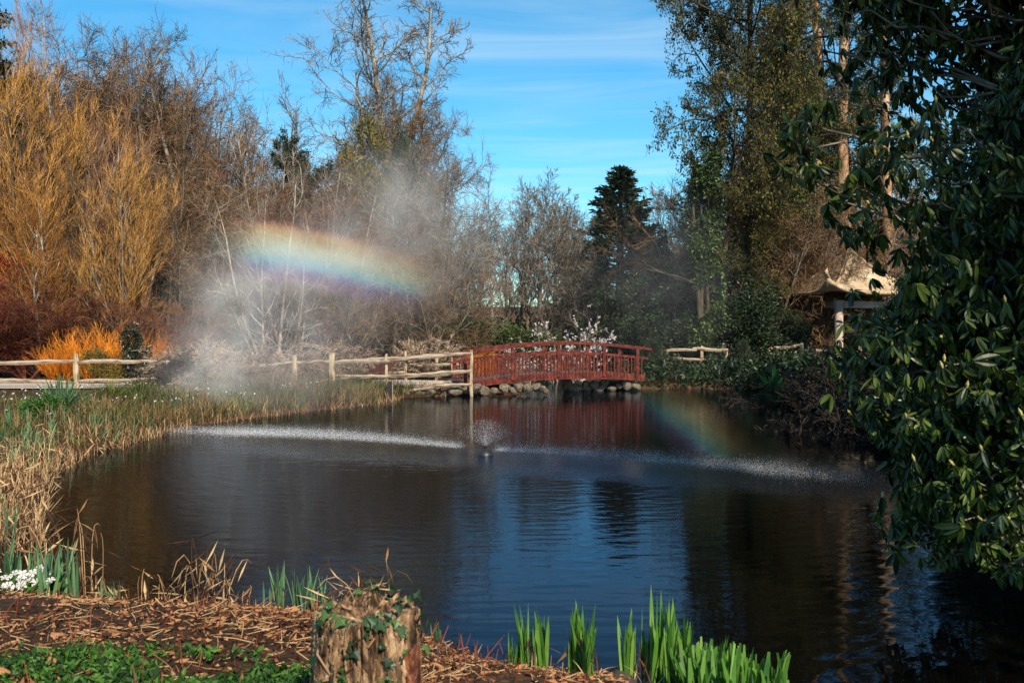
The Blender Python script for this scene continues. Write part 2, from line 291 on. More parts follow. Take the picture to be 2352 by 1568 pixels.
lk.new(b.outputs[0], gl.inputs['Normal']); lk.new(b.outputs[0], fr.inputs['Normal']); lk.new(fr.outputs[0], ms.inputs[0]); lk.new(df.outputs[0], ms.inputs[1]); lk.new(gl.outputs[0], ms.inputs[2]); lk.new(ms.outputs[0], nd['Material Output'].inputs['Surface']); nd.remove(p)
g = Geo(); g.add([[-16, 2, 0], [20, 2, 0], [20, 49, 0], [-16, 49, 0]], [[0, 1, 2, 3]])
tag(obj('water', g.mesh('water'), m), kind='structure')
# gravel path -------------------------------------------------------
def strip(name, line, w, m, dz=.03, nn=60, nw=6):
    P = np.array(line, float); s = np.linspace(0, len(P) - 1, nn); c = np.stack([np.interp(s, np.arange(len(P)), P[:, k]) for k in (0, 1)], -1)
    T = nrm(np.gradient(c, axis=0)); S = np.stack([-T[:, 1], T[:, 0]], -1); o = np.linspace(-.5, .5, nw + 1)
    wv = w * (1 + .12 * (fbm(s * 3, s * 0, 9) - .5))
    xy = c[:, None, :] + S[:, None, :] * o[None, :, None] * wv[:, None, None]; z = ground(xy[..., 0], xy[..., 1]) + dz
    i = (np.arange(nn - 1)[:, None] * (nw + 1) + np.arange(nw)[None, :]).ravel(); gg = Geo()
    gg.add(np.concatenate([xy, z[..., None]], -1).reshape(-1, 3), np.stack([i, i + nw + 1, i + nw + 2, i + 1], -1))
    return tag(obj(name, gg.mesh(name, True), m), kind='structure')
M['gravel'] = mat('gravel', [(.30, .23, .17), (.56, .47, .38), (.66, .58, .49)], 22, .95, bump=.6, bscale=60)
strip('path', [(-40, 30), (-20, 28.9), (-12.2, 28.9), (-9, 30.2), (-5, 31.0), (-1.9, 30.1)], 2.3, M['gravel'], .06)
# ---------------------------------------------------------------- trees: growing wood
def wood(seed, pos, dr, ln, rd, specs):
    rng = np.random.default_rng(seed); pos = np.asarray(pos, float); dr = nrm(np.asarray(dr, float)); ln = np.asarray(ln, float); rd = np.asarray(rd, float); out = []
    for i, sp in enumerate(specs):
        n = sp['n']; P = np.zeros((len(pos), n + 1, 3)); P[:, 0] = pos; d = dr.copy()
        for s in range(n):
            d = d + rng.normal(0, sp['w'], d.shape); d[:, 2] += sp['up']; d = nrm(d); P[:, s + 1] = P[:, s] + d * (ln / n)[:, None]
        tt = np.linspace(0, 1, n + 1); Rr = rd[:, None] * (1 - (1 - sp['tp']) * tt); out.append((P, Rr, sp['k']))
        if i + 1 == len(specs): break
        q = specs[i + 1]; mm = q['m']; t = (np.arange(mm)[None] + rng.uniform(0, 1, (len(pos), mm))) / mm; t = q['t0'] + (q['t1'] - q['t0']) * t
        ft = np.minimum(t * n, n - 1e-4); j = ft.astype(int); f = (ft - j)[..., None]; ar = np.arange(len(pos))[:, None]
        base = P[ar, j] * (1 - f) + P[ar, j + 1] * f; tan = nrm(P[ar, j + 1] - P[ar, j]); ra = rd[:, None] * (1 - (1 - sp['tp']) * t)
        an = np.radians(rng.normal(q['a'], q['asd'], t.shape))[..., None]; az = rng.uniform(0, 2 * pi, t.shape)[..., None]
        u = nrm(np.cross(tan, np.where(np.abs(tan[..., 2:3]) > .8, np.array([1., .2, 0]), np.array([0, .1, 1.])))); v = np.cross(tan, u)
        dr = (np.cos(an) * tan + np.sin(an) * (np.cos(az) * u + np.sin(az) * v)).reshape(-1, 3); pos = base.reshape(-1, 3)
        ln = (ln[:, None] * q['l'] * (1 - q.get('fall', .4) * t) * rng.uniform(.65, 1.3, t.shape)).ravel(); rd = np.maximum(ra * q['r'] * rng.uniform(.7, 1.1, t.shape), q.get('rmin', .004)).ravel()
    return out
def S(m=1, t0=.2, t1=1, a=40, asd=12, l=.5, r=.5, n=4, w=.15, up=.03, k=4, tp=.45, fall=.4, rmin=.004): return dict(m=m, t0=t0, t1=t1, a=a, asd=asd, l=l, r=r, n=n, w=w, up=up, k=k, tp=tp, fall=fall, rmin=rmin)
def geo_levels(levels):
    g = Geo()
    for P, R, k in levels: tubes(g, P, R, k, cap=False)
    return g
def leaves(g, P, rng, L, Wd, dirv=None, jit=.6, fold=.18):
    n = len(P); d = rng.normal(0, 1, (n, 3))
    d = nrm(d) if dirv is None else nrm(np.asarray(dirv) + d * jit)
    s = nrm(np.cross(d, rng.normal(0, 1, (n, 3)))); nn = np.cross(d, s)
    L = (L * rng.uniform(.6, 1.25, n))[:, None]; w = (Wd / 2 * rng.uniform(.7, 1.2, n))[:, None]
    V = np.stack([P, P + d * L * .5 + s * w + nn * w * fold * 2, P + d * L, P + d * L * .5 - s * w + nn * w * fold * 2], 1)
    i = np.arange(n)[:, None] * 4; g.add(V.reshape(-1, 3), None, np.concatenate([i + [0, 1, 2], i + [0, 2, 3]]))
def cloud(rng, blobs, n, shell=.55, lump=.22, gap=None):
    blobs = np.array(blobs, float); vol = np.prod(blobs[:, 3:], axis=1) ** .75; k = rng.choice(len(blobs), n, p=vol / vol.sum())
    d = nrm(rng.normal(0, 1, (n, 3))); ph = k * 1.7
    lu = 1 + lump * (np.sin(4.1 * d[:, 0] + ph + 2 * d[:, 2]) * np.sin(5.3 * d[:, 1] - ph) + .7 * np.sin(9 * d[:, 2] + 7 * d[:, 0] + ph) * np.sin(8 * d[:, 1] + 2 * ph))
    r = (shell + (1 - shell) * rng.uniform(0, 1, n) ** .6) * lu
    P = blobs[k, :3] + d * r[:, None] * blobs[k, 3:]
    if gap:
        q = vnoise(P[:, 0] * gap, P[:, 2] * gap + P[:, 1] * gap * .7, 11); keep = q > .36; P, d = P[keep], d[keep]
    return P, d
class Kind:
    def __init__(s, parts): s.parts = parts; s.H = max(max(v.co.z for v in me.vertices) for _, me, _ in parts)
KN = {}
def kind(name, levels, split, tm, cm, extra=()):
    parts = [('trunk', geo_levels(levels[:split]).mesh(name + '_trunk', True), M[tm]), ('crown', geo_levels(levels[split:]).mesh(name + '_crown'), M[cm])]
    KN[name] = Kind(parts + list(extra)); return KN[name]
def stems(seed, n, spread, L, r, base=.15, Lsd=.15):
    rng = np.random.default_rng(seed); az = rng.uniform(0, 2 * pi, n); an = np.radians(np.abs(rng.normal(spread, spread * .5, n)))
    return (np.stack([np.cos(az) * base * rng.uniform(.2, 1, n), np.sin(az) * base * rng.uniform(.2, 1, n), np.zeros(n) - .05], -1),
            np.stack([np.sin(an) * np.cos(az), np.sin(an) * np.sin(az), np.cos(an)], -1), L * rng.normal(1, Lsd, n).clip(.5, 1.4), np.full(n, r) * rng.uniform(.7, 1.2, n))
def one(L, r, lean=(0, 0, 1)): return ([[0, 0, -.1]], [lean], [L], [r])
for q in range(2):                                    # spreading oaks
    kind('oak%d' % q, wood(11 + q, *one(9.5, .30, (.05 - .12 * q, 0, 1)), [S(n=10, w=.09, up=.05, k=8, tp=.05), S(13, .28, 1, 52, 14, .52, .55, 8, .24, .05, 6, .14, .35), S(10, .2, 1, 48, 15, .48, .5, 6, .26, .03, 4, .4, .3, .012), S(9, .15, 1, 45, 15, .5, .5, 4, .22, .02, 3, .5, .3, .008), S(8, .1, 1, 42, 15, .55, .6, 3, .2, .02, 3, .5, .3, .006)]), 3, 'bark_dark', 'twig_brown')
for q in range(2):                                    # slim upright bare trees
    kind('slim%d' % q, wood(31 + q, *one(10, .13, (.04 - .08 * q, 0, 1)), [S(n=10, w=.05, up=.05, k=7, tp=.15), S(26, .22, 1, 48, 12, .26, .45, 6, .14, .07, 5, .3, .55, .02), S(8, .15, 1, 40, 12, .42, .5, 4, .16, .05, 3, .4, .3, .009), S(7, .1, 1, 38, 12, .5, .6, 3, .15, .04, 3, .5, .3, .006)]), 2, 'bark_pale', 'twig_grey')
for q in range(2):                                    # tall far trees with ascending limbs
    kind('ascend%d' % q, wood(41 + q, *one(9.5, .22), [S(n=8, w=.04, up=.03, k=7, tp=.2), S(16, .18, .95, 34, 9, .55, .5, 8, .10, .07, 5, .3, .35, .02), S(9, .2, 1, 34, 10, .42, .5, 5, .14, .06, 3, .4, .3, .012), S(7, .15, 1, 34, 10, .45, .6, 4, .14, .04, 3, .5, .3, .009), S(7, .15, 1, 34, 10, .5, .8, 2, .14, .04, 3, .5, .3, .012)]), 2, 'bark_grey', 'twig_grey')
for q in range(3):                                    # dense twiggy understorey trees
    kind('twiggy%d' % q, wood(51 + q, *stems(5 + q, 7, 17, 6.0, .075), [S(n=7, w=.10, up=.03, k=5, tp=.3), S(12, .10, 1, 44, 15, .42, .5, 6, .18, .04, 4, .35, .3, .014), S(10, .10, 1, 48, 17, .46, .55, 4, .2, .02, 3, .4, .3, .008), S(9, .1, 1, 44, 16, .5, .65, 3, .2, .02, 3, .5, .3, .006)]), 2, 'bark_grey', 'twig_brown')
for q in range(2):                                    # golden willows
    kind('willow%d' % q, wood(61 + q, *stems(8 + q, 5, 11, 7.5, .12), [S(n=8, w=.07, up=.04, k=6, tp=.25), S(12, .18, 1, 32, 10, .45, .5, 7, .12, .09, 4, .3, .3, .018), S(12, .15, 1, 26, 9, .42, .5, 5, .10, .10, 3, .35, .3, .008), S(10, .1, 1, 22, 8, .55, .6, 3, .10, .08, 3, .5, .3, .006)]), 2, 'bark_pale', 'twig_gold')
for q in range(2):                                    # coppiced upright shrubs (height about 2)
    kind('coppice%d' % q, wood(71 + q, *stems(12 + q, 60, 22, 1.7, .012, .45), [S(n=6, w=.06, up=.06, k=4, tp=.4), S(9, .2, 1, 24, 9, .42, .6, 4, .08, .08, 3, .4, .3, .0045), S(5, .15, 1, 22, 9, .5, .7, 3, .08, .06, 3, .5, .3, .0038)]), 1, 'twig_orange', 'twig_orange')
for q in range(2):                                    # tangled low shrubs (height about 2)
    kind('tangle%d' % q, wood(81 + q, *stems(15 + q, 22, 38, 1.7, .028, .3), [S(n=7, w=.16, up=.01, k=4, tp=.35), S(10, .12, 1, 44, 16, .5, .6, 5, .2, .01, 3, .4, .3, .018), S(9, .1, 1, 44, 16, .5, .7, 4, .2, 0, 3, .5, .3, .015), S(5, .1, 1, 40, 16, .5, .9, 2, .2, 0, 3, .6, .3, .012)]), 1, 'twig_brown', 'twig_brown')
def lean_stems(): # alder clump: pale stems leaning out of one base
    d = np.array([[-.55, -.2, 1], [-.30, .3, 1], [-.95, .0, 1], [.02, 0, 1], [.18, .5, 1], [.62, -.2, 1], [-.12, -.4, 1]]); return np.array([[-.5, .2, -.1], [.3, .6, -.1], [-.2, -.3, -.1], [0, 0, -.1], [.7, .3, -.1], [.2, -.4, -.1], [-.9, .5, -.1]]), d, [9.5, 10.5, 6.5, 10, 9.5, 7, 9.5], [.11, .12, .09, .13, .11, .10, .1]
kind('alder', wood(91, *lean_stems(), [S(n=10, w=.085, up=.05, k=6, tp=.2), S(18, .12, 1, 50, 16, .34, .5, 7, .18, .04, 4, .3, .5, .016), S(8, .15, 1, 42, 13, .45, .55, 4, .17, .03, 3, .4, .3, .008), S(6, .1, 1, 40, 13, .5, .65, 3, .16, .02, 3, .5, .3, .006)]), 2, 'bark_pale', 'twig_grey')
# the tall tree in the middle: trunk forking into three
rs = np.array([[0, 0, -.1], [.0, 0, 6.5], [.05, .05, 6.3], [-.55, .1, -.1], [.75, .1, -.1]]); rd_ = np.array([[.03, 0, 1], [-.20, 0, 1], [.22, .05, 1], [-.10, .05, 1], [.05, 0, 1]])
kind('giant', wood(95, rs, rd_, [11, 9, 8.5, 12, 10.5], [.27, .17, .16, .15, .15], [S(n=12, w=.045, up=.04, k=8, tp=.25), S(13, .42, 1, 52, 14, .32, .5, 8, .22, .03, 5, .3, .35, .03), S(8, .2, 1, 46, 14, .46, .5, 6, .24, .02, 4, .4, .3, .013), S(7, .15, 1, 44, 14, .5, .55, 4, .2, .02, 3, .5, .3, .009), S(4, .1, 1, 40, 14, .5, .6, 3, .2, .02, 3, .5, .3, .007)]), 2, 'bark_pale', 'twig_grey')
# leafy trees, with sparse small leaves
def leafy(name, seed, lv, split, tm, cm, lm, nleaf, L, Wd):
    rng = np.random.default_rng(seed); P = np.concatenate([p[:, 1:].reshape(-1, 3) for p, _, _ in lv[-1:]]); idx = rng.integers(0, len(P), nleaf); g = Geo()
    leaves(g, P[idx] + rng.normal(0, .05, (nleaf, 3)), rng, L, Wd, np.tile([0, 0, -.35], (nleaf, 1)), 1.0)
    kind(name, lv, split, tm, cm, [('leaves', g.mesh(name + '_leaves'), M[lm])])
leafy('overhang', 101, wood(101, *one(10, .26), [S(n=8, w=.06, up=.04, k=7, tp=.25), S(26, .34, 1, 62, 16, .44, .42, 8, .15, .01, 5, .3, .25, .03), S(12, .15, 1, 46, 16, .42, .5, 6, .17, -.03, 4, .4, .3, .012), S(9, .12, 1, 42, 14, .45, .55, 4, .18, -.02, 3, .5, .3, .007), S(5, .1, 1, 40, 14, .5, .6, 3, .18, 0, 3, .5, .3, .005)]), 2, 'bark_dark', 'twig_dark', 'leaf_fresh', 34000, .11, .055)
leafy('hollyish', 103, wood(103, *one(9, .16), [S(n=8, w=.05, up=.04, k=6, tp=.2), S(22, .25, 1, 52, 14, .34, .45, 6, .16, .04, 4, .35, .3, .02), S(9, .15, 1, 44, 14, .45, .5, 4, .18, .02, 3, .4, .3, .009), S(7, .1, 1, 42, 14, .5, .6, 3, .18, 0, 3, .5, .3, .006)]), 2, 'bark_dark', 'twig_dark', 'leaf_holly', 24000, .16, .08)
# pines: tall bare orange trunks
leafy('pine', 105, wood(105, *one(17, .25, (.01, 0, 1)), [S(n=14, w=.018, up=.02, k=9, tp=.55), S(16, .5, 1, 78, 14, .17, .3, 6, .14, .02, 5, .3, .3, .025), S(8, .25, 1, 44, 14, .42, .5, 4, .18, .03, 3, .4, .3, .01), S(6, .2, 1, 40, 14, .4, .6, 3, .16, .04, 3, .5, .3, .008)]), 1, 'bark_pine', 'twig_dark', 'leaf_conifer', 9000, .16, .035)
# conifer ------------------------------------------------------------
rng = np.random.default_rng(120); gt = Geo(); gc = Geo(); tubes(gt, [[[0, 0, -.1], [0, 0, 5], [.05, 0, 10]]], [[.22, .13, .02]], 7)
for zz in np.linspace(.6, 9.75, 46):
    mx_ = 2.7 * (1 - zz / 10.2) ** .78 * rng.uniform(.8, 1.1)
    for a in rng.uniform(0, 2 * pi, 9):
        Lb = mx_ * rng.uniform(.62, 1.15); tt = np.linspace(0, 1, 6); pr = tt * Lb; dz = .28 * Lb * tt ** 2 - .10 * Lb * tt + rng.normal(0, .03)
        P = np.stack([np.cos(a) * pr, np.sin(a) * pr, zz + dz], -1); tubes(gt, P, np.linspace(.03, .006, 6), 3, False)
        k = int(18 + 34 * Lb); s = rng.uniform(.15, 1, k) ** .7; c = np.stack([np.interp(s, tt, P[:, q]) for q in range(3)], -1) + rng.normal(0, .07, (k, 3)) * (1.3 - s[:, None])
        leaves(gc, c, rng, .26, .10, np.tile([np.cos(a) * .9, np.sin(a) * .9, .35], (k, 1)), .55)
KN['conifer'] = Kind([('trunk', gt.mesh('conifer_trunk', True), M['bark_dark']), ('crown', gc.mesh('conifer_crown'), M['leaf_conifer'])])
# evergreen masses ----------------------------------------------------
def evergreen(name, seed, blobs, n, L, Wd, lm, gap=None, shell=.5, stemr=.05, ns=6, spread=16):
    rng = np.random.default_rng(seed); P, d = cloud(rng, blobs, n, shell, gap=gap); g = Geo(); P[:, 2] = np.maximum(P[:, 2], .04); leaves(g, P, rng, L, Wd, d * .8 + [0, 0, -.2], .9)
    lv = wood(seed, *stems(seed, ns, spread, (.8 if spread > 5 else .6) * max(b[2] + b[5] for b in blobs), stemr), [S(n=6, w=.1 if spread > 5 else .02, up=.03, k=5, tp=.3), S(6, .3, 1, 45, 12, .4, .5, 4, .15, .02, 3, .4)])
    KN[name] = Kind([('stem', geo_levels(lv).mesh(name + '_stem', True), M['bark_dark']), ('foliage', g.mesh(name + '_foliage'), M[lm])])
evergreen('laurel', 131, [(0, 0, 2.0, 1.8, 1.6, 2.0), (.9, .2, 3.1, 1.3, 1.2, 1.5), (-1.0, -.1, 2.5, 1.2, 1.2, 1.5), (-.2, 0, 4.1, 1.0, 1.0, 1.2)], 15000, .17, .075, 'leaf_holly', .9)
evergreen('round', 132, [(0, 0, 1.0, 1.3, 1.2, 1.05), (.5, -.2, 1.3, .8, .8, .75), (-.6, 0, 1.2, .8, .8, .7)], 9000, .11, .045, 'leaf_olive', 1.6)
evergreen('ivyclad', 133, [(0, 0, 1.5, .75, .7, 1.8), (.1, 0, 4.0, .7, .65, 2.0), (-.15, 0, 6.5, .75, .7, 1.7), (.2, .1, 8.3, .6, .6, 1.2), (-.4, 0, 5.2, .6, .5, .8), (.5, 0, 3.1, .6, .5, .8)], 30000, .13, .10, 'leaf_ivy', 1.1, .6, .12, 3, 2)
evergreen('weeping', 134, [(0, 0, 5.6, 1.2, 1.1, 1.3), (-.3, 0, 4.3, 1.4, 1.2, 1.6), (.6, 0, 4.0, 1.1, 1.0, 1.5)], 14000, .20, .05, 'leaf_olive', 1.2, .4, .10, 3, 3)
# creeper on a trunk, as a part
def ivy_on(seed, P, R, n, L=.13, Wd=.11, thick=1.0):
    rng = np.random.default_rng(seed); P = np.asarray(P, float); s = rng.uniform(0, len(P) - 1, n); c = np.stack([np.interp(s, np.arange(len(P)), P[:, q]) for q in range(3)], -1); rr = np.interp(s, np.arange(len(P)), R)
    a = rng.uniform(0, 2 * pi, n); o = np.stack([np.cos(a), np.sin(a), 0 * a], -1); q = vnoise(c[:, 2] * 1.3, a * .9, 5); keep = q > .3; c, o, rr = c[keep], o[keep], rr[keep]
    g = Geo(); leaves(g, c + o * (rr * (1 + thick * rng.uniform(0, 1.3, len(c)) * (.4 + q[keep])))[:, None], rng, L, Wd, o * .7 + [0, 0, -.4], .7); return g
# ---------------------------------------------------------------- planting
def plant(k, u, Y, vtop, name, label, cat, group=None, rz=None, wid=1.0, mats=None, sink=.03, names=None, H=None, x=None):
    K = KN[k]; xx = X(u, Y) if x is None else x; z0 = gz(xx, Y) - sink; h = H if H else Z(vtop, Y) - z0; s = h / K.H
    rz = random.uniform(0, 6.28) if rz is None else rz
    e = empty(name, (xx, Y, z0), rz, (s * wid, s * wid, s), label, cat, group)
    for i, (pn, me, mm) in enumerate(K.parts):
        if mats and i < len(mats) and mats[i]: mm = M[mats[i]]
        obj((names or {}).get(pn, pn), me, mm, e)
    return e
WG = 'bare trees in the wood behind the fence'
def T(k, u, Y, v, label, name='bare_tree', cat='tree', group=WG, **kw): return plant(k, u, Y, v, name, label, cat, group, **kw)
# --- left: golden willows and oaks
T('willow0', 40, 36, 40, 'golden twigged willow at the left edge, above the bush with scarlet leaves', 'golden_willow', group='golden willows on the left', wid=1.0, mats=('bark_dark', 'twig_olive'))
T('willow1', 150, 38.5, -60, 'tallest golden willow, its upper twigs pinkish against the sky', 'golden_willow', group='golden willows on the left', mats=(None, 'twig_pink'), wid=.85)
T('willow0', 285, 34.5, 285, 'smaller golden willow in front of the ivy covered oak', 'golden_willow', group='golden willows on the left', rz=2.1, wid=.85, mats=('bark_grey', 'twig_olive'))
T('willow1', -70, 38, 60, 'golden willow cut by the left edge of the photo', 'golden_willow', group='golden willows on the left', rz=4)
T('willow0', 88, 34, 380, 'low golden willow behind the dark red dogwood bush', 'golden_willow', group='golden willows on the left', rz=3.2, wid=1.25)
T('willow1', 215, 36, 330, 'golden willow with a sunlit pale stem, directly behind the orange coppiced shrub', 'golden_willow', group='golden willows on the left', rz=1.2, wid=.85, mats=('bark_pale', 'twig_brown'))
T('hollyish', 5, 41, 15, 'dark leaved evergreen tree in the top left corner', 'evergreen_tree', group=None, wid=1.15)
o1 = T('oak0', 222, 43, -10, 'large bare oak with ivy up its dark trunk, behind the golden willows', 'oak_tree', rz=.4, wid=1.05)
obj('ivy', ivy_on(1, [[0, 0, 0], [.05, 0, 3], [.1, 0, 6.2]], [.32, .3, .2], 4200, thick=1.6).mesh('ivy'), M['leaf_ivy'], o1)
T('oak1', 350, 46, 25, 'bare oak whose crown meets the blue sky, right of the ivy covered oak', 'oak_tree', rz=2, wid=1.0)
T('oak1', 290, 50, 70, 'bare oak filling the gap between the two large oaks on the left', 'oak_tree', rz=.7)
T('oak0', 490, 49, 170, 'bare oak behind the slim tree with a lit top', 'oak_tree', rz=1.9)
T('oak1', 130, 48, 30, 'bare oak rising behind the tallest golden willow', 'oak_tree', rz=5.2, mats=(None, 'twig_grey'))
T('oak0', 560, 52, 290, 'bare oak low behind the leftmost slim grey tree', 'oak_tree', rz=3.2)
for i, (u, Y, v, k, lb) in enumerate([(190, 47, 60, 0, 'tall warm brown twiggy tree behind the ivy covered oak'), (262, 48, 40, 1, 'tall warm brown twiggy tree between the ivy covered oak and its neighbour'), (330, 49, 70, 2, 'tall warm brown twiggy tree behind the second large oak'), (400, 47, 60, 0, 'tall warm brown twiggy tree left of the slim tree with a lit top'), (472, 48, 120, 1, 'tall warm brown twiggy tree right of the slim tree with a lit top'), (528, 47, 210, 2, 'warm brown twiggy tree at the shoulder of the left wood'), (100, 47, 90, 1, 'tall warm brown twiggy tree behind the golden willows')]):
    T('twiggy%d' % k, u, Y, v, lb, 'twiggy_tree', rz=i * 2.1, wid=.62)
o2 = T('slim0', 447, 43, 70, 'slim bare tree with a lit pale top leaning into the sky, right of the oaks', rz=1, wid=1.15)
o3 = T('oak0', 415, 41, 240, 'bare tree with a thick green ivy column on its lower trunk', 'oak_tree', rz=3.3, wid=.9)
obj('ivy', ivy_on(2, [[0, 0, .5], [.05, 0, 3], [.1, 0, 6.8]], [.36, .36, .25], 5200, thick=1.9).mesh('ivy'), M['leaf_ivy'], o3)
for i, (u, Y, v, k, lb) in enumerate([(320, 39, 330, 0, 'brown twiggy tree behind the smaller golden willow'), (378, 37.5, 400, 1, 'brown twiggy tree above the rusty domed shrub'), (455, 40, 250, 2, 'dense reddish brown twiggy tree under the slim tree with a lit top'), (520, 38.5, 330, 0, 'dense twiggy tree just left of the leaning pale alder stems'),
        (560, 42, 300, 1, 'brown twiggy tree behind the leaning pale alder stems'), (470, 36, 480, 2, 'lower twiggy tree over the drift of mist on the left'), (250, 40, 440, 1, 'twiggy tree in the gap under the big oak'), (30, 40, 430, 2, 'brown twiggy tree deep behind the left golden willow'), (150, 41, 420, 0, 'brown twiggy tree deep behind the tallest golden willow')]):
    T('twiggy%d' % k, u, Y, v, lb, 'twiggy_tree', mats=(None, ['twig_brown', 'twig_rust', 'twig_brown'][(i * 2) % 3] if i in (2, 4) else 'twig_brown'), wid=.95)
# --- alders and the slim trees left of the middle
T('alder', 640, 33.5, 330, 'clump of pale alder stems fanning out behind the fence, under the rainbow', 'alder_clump', group=None, rz=0, wid=.85)
T('alder', 735, 36.5, 300, 'second pale alder clump, right of the rainbow, with long low branches', 'alder_clump', group=None, rz=2.9, wid=.8)
for i, (u, Y, v, k, lb) in enumerate([(578, 41, 205, 0, 'slim grey bare tree, leftmost of the slim trees standing against the sky'), (648, 42, 150, 1, 'tallest of the slim grey bare trees left of the tall forked tree'), (705, 40, 215, 1, 'slim bare tree between the tallest slim tree and the olive weeping tree'), (758, 43, 175, 0, 'slim bare tree leaning toward the tall forked tree'), (610, 38, 300, 0, 'slim bare tree rising straight out of the rainbow'), (905, 38.5, 420, 1, 'slim pale trunk standing behind the fence, left of the two lit trunks near the bridge'), (948, 38, 430, 0, 'slim tree with a white lower trunk just left of the red bridge')]):
    T('slim%d' % k, u, Y, v, lb, 'slim_tree', rz=i * 1.3, wid=1.1)
T('hollyish', 700, 40.5, 290, 'dark leaved holly tree among the slim grey trees', 'evergreen_tree', group=None, wid=.8)
T('giant', 905, 46, -70, 'tall pale tree forking into three stems that leave the top of the photo', 'forked_tree', group=None, rz=0, wid=1.0)
T('oak1', 985, 45, 120, 'bare tree with a round crown, right of the tall forked tree', 'oak_tree', rz=1.2, wid=.62)
T('oak0', 800, 45, 130, 'bare tree with dark arching boughs, left of the tall forked tree', 'oak_tree', rz=5, wid=.66)
T('oak1', 1000, 43, 260, 'grey bare tree spreading over the open sky, beside the gap above the bridge', 'oak_tree', rz=3.6, mats=(None, 'twig_grey'), wid=.72)
T('weeping', 840, 41, 235, 'olive green weeping tree at the foot of the tall forked tree', 'weeping_tree', group=None, wid=.72)
T('weeping', 925, 42, 265, 'dark evergreen crown behind the trunk of the tall forked tree', 'evergreen_tree', group=None, mats=(None, 'leaf_conifer'), wid=.42, rz=2)
for i, (u, Y, v, k, c, lb) in enumerate([(715, 36, 385, 0, 'twig_rust', 'rust coloured twiggy tree above the right end of the rainbow'), (770, 37, 345, 1, 'twig_rust', 'rust coloured twiggy tree under the olive weeping tree'), (850, 39, 340, 2, 'twig_brown', 'brown twiggy tree below the olive weeping tree'), (905, 40, 330, 1, 'twig_grey', 'grey twiggy tree in the mist below the tall forked tree'),
        (960, 39, 360, 0, 'twig_grey', 'grey twiggy tree in the mist, left of the spreading grey tree'), (1010, 40.5, 400, 2, 'twig_brown', 'dense brown twiggy tree at the edge of the gap above the bridge'), (1050, 41, 470, 1, 'twig_brown', 'rounded twiggy tree bordering the sky gap left of the far trees'), (640, 38, 440, 2, 'twig_brown', 'brown twiggy tree right behind the alder clump'), (570, 36.5, 470, 0, 'twig_brown', 'brown twiggy tree at the left end of the rainbow'), (815, 36, 500, 0, 'twig_brown', 'low twiggy tree behind the post with the white notice'), (980, 37, 540, 1, 'twig_brown', 'low brown twiggy tree just behind the left end of the bridge'), (1062, 39, 610, 2, 'twig_brown', 'low brown twiggy tree at the right end of the left wood')]):
    T('twiggy%d' % k, u, Y, v, lb, 'twiggy_tree', mats=(None, c), rz=i * .9)
# --- far trees beyond the bridge
FG = 'bare trees far beyond the bridge'
for i, (u, Y, v, k, lb) in enumerate([(1130, 48, 440, 'slim0', 'slim pale tree standing alone in the gap, left of the far bare trees'), (1190, 56, 470, 'ascend1', 'far bare tree with a short pale trunk, left of the tallest far tree'), (1237, 53, 385, 'ascend0', 'tallest far bare tree with many ascending limbs, above the white magnolia'), (1315, 56, 415, 'ascend1', 'far bare tree between the tallest far tree and the conifer'), (1345, 62, 470, 'ascend0', 'far bare tree partly behind the dark conifer'), (1095, 60, 520, 'ascend1', 'small far bare tree close to the edge of the left wood'), (1545, 62, 405, 'ascend0', 'bluish far bare tree between the conifer and the ivy clad tree'), (1590, 58, 440, 'ascend1', 'far bare tree hard against the ivy clad tree'), (1505, 66, 500, 'ascend0', 'low far bare tree right of the conifer'), (1162, 64, 480, 'ascend1', 'far bare tree just right of the slim pale tree in the gap'), (1212, 63, 455, 'ascend0', 'far bare tree behind the short pale trunk in the gap'), (1272, 60, 430, 'ascend1', 'far bare tree directly behind the magnolia'), (1296, 66, 470, 'ascend0', 'far bare tree deep behind the magnolia'), (1370, 64, 490, 'ascend1', 'far bare tree hidden behind the left side of the conifer')]):
    T(k, u, Y, v, lb, 'far_bare_tree', group=FG, rz=i * 1.7, wid=1.0 if i != 2 else 1.1)
T('conifer', 1424, 60, 376, 'dark green conifer with a pointed top against the sky', 'conifer', group=None, wid=1.6)
for i, (u, Y, v, lb) in enumerate([(1375, 46, 530, 'grey twiggy tree in front of the left side of the conifer'), (1440, 45, 560, 'grey twiggy tree in front of the conifer trunk'), (1500, 46, 600, 'grey twiggy tree under the right side of the conifer'), (1555, 44, 570, 'grey twiggy tree under the bluish far tree'), (1290, 47, 600, 'grey twiggy tree right behind the white magnolia')]):
    T('twiggy%d' % (i % 3), u, Y, v, lb, 'twiggy_tree', mats=(None, 'twig_grey'), rz=i)
EG = 'dark evergreen bushes on the right bank'
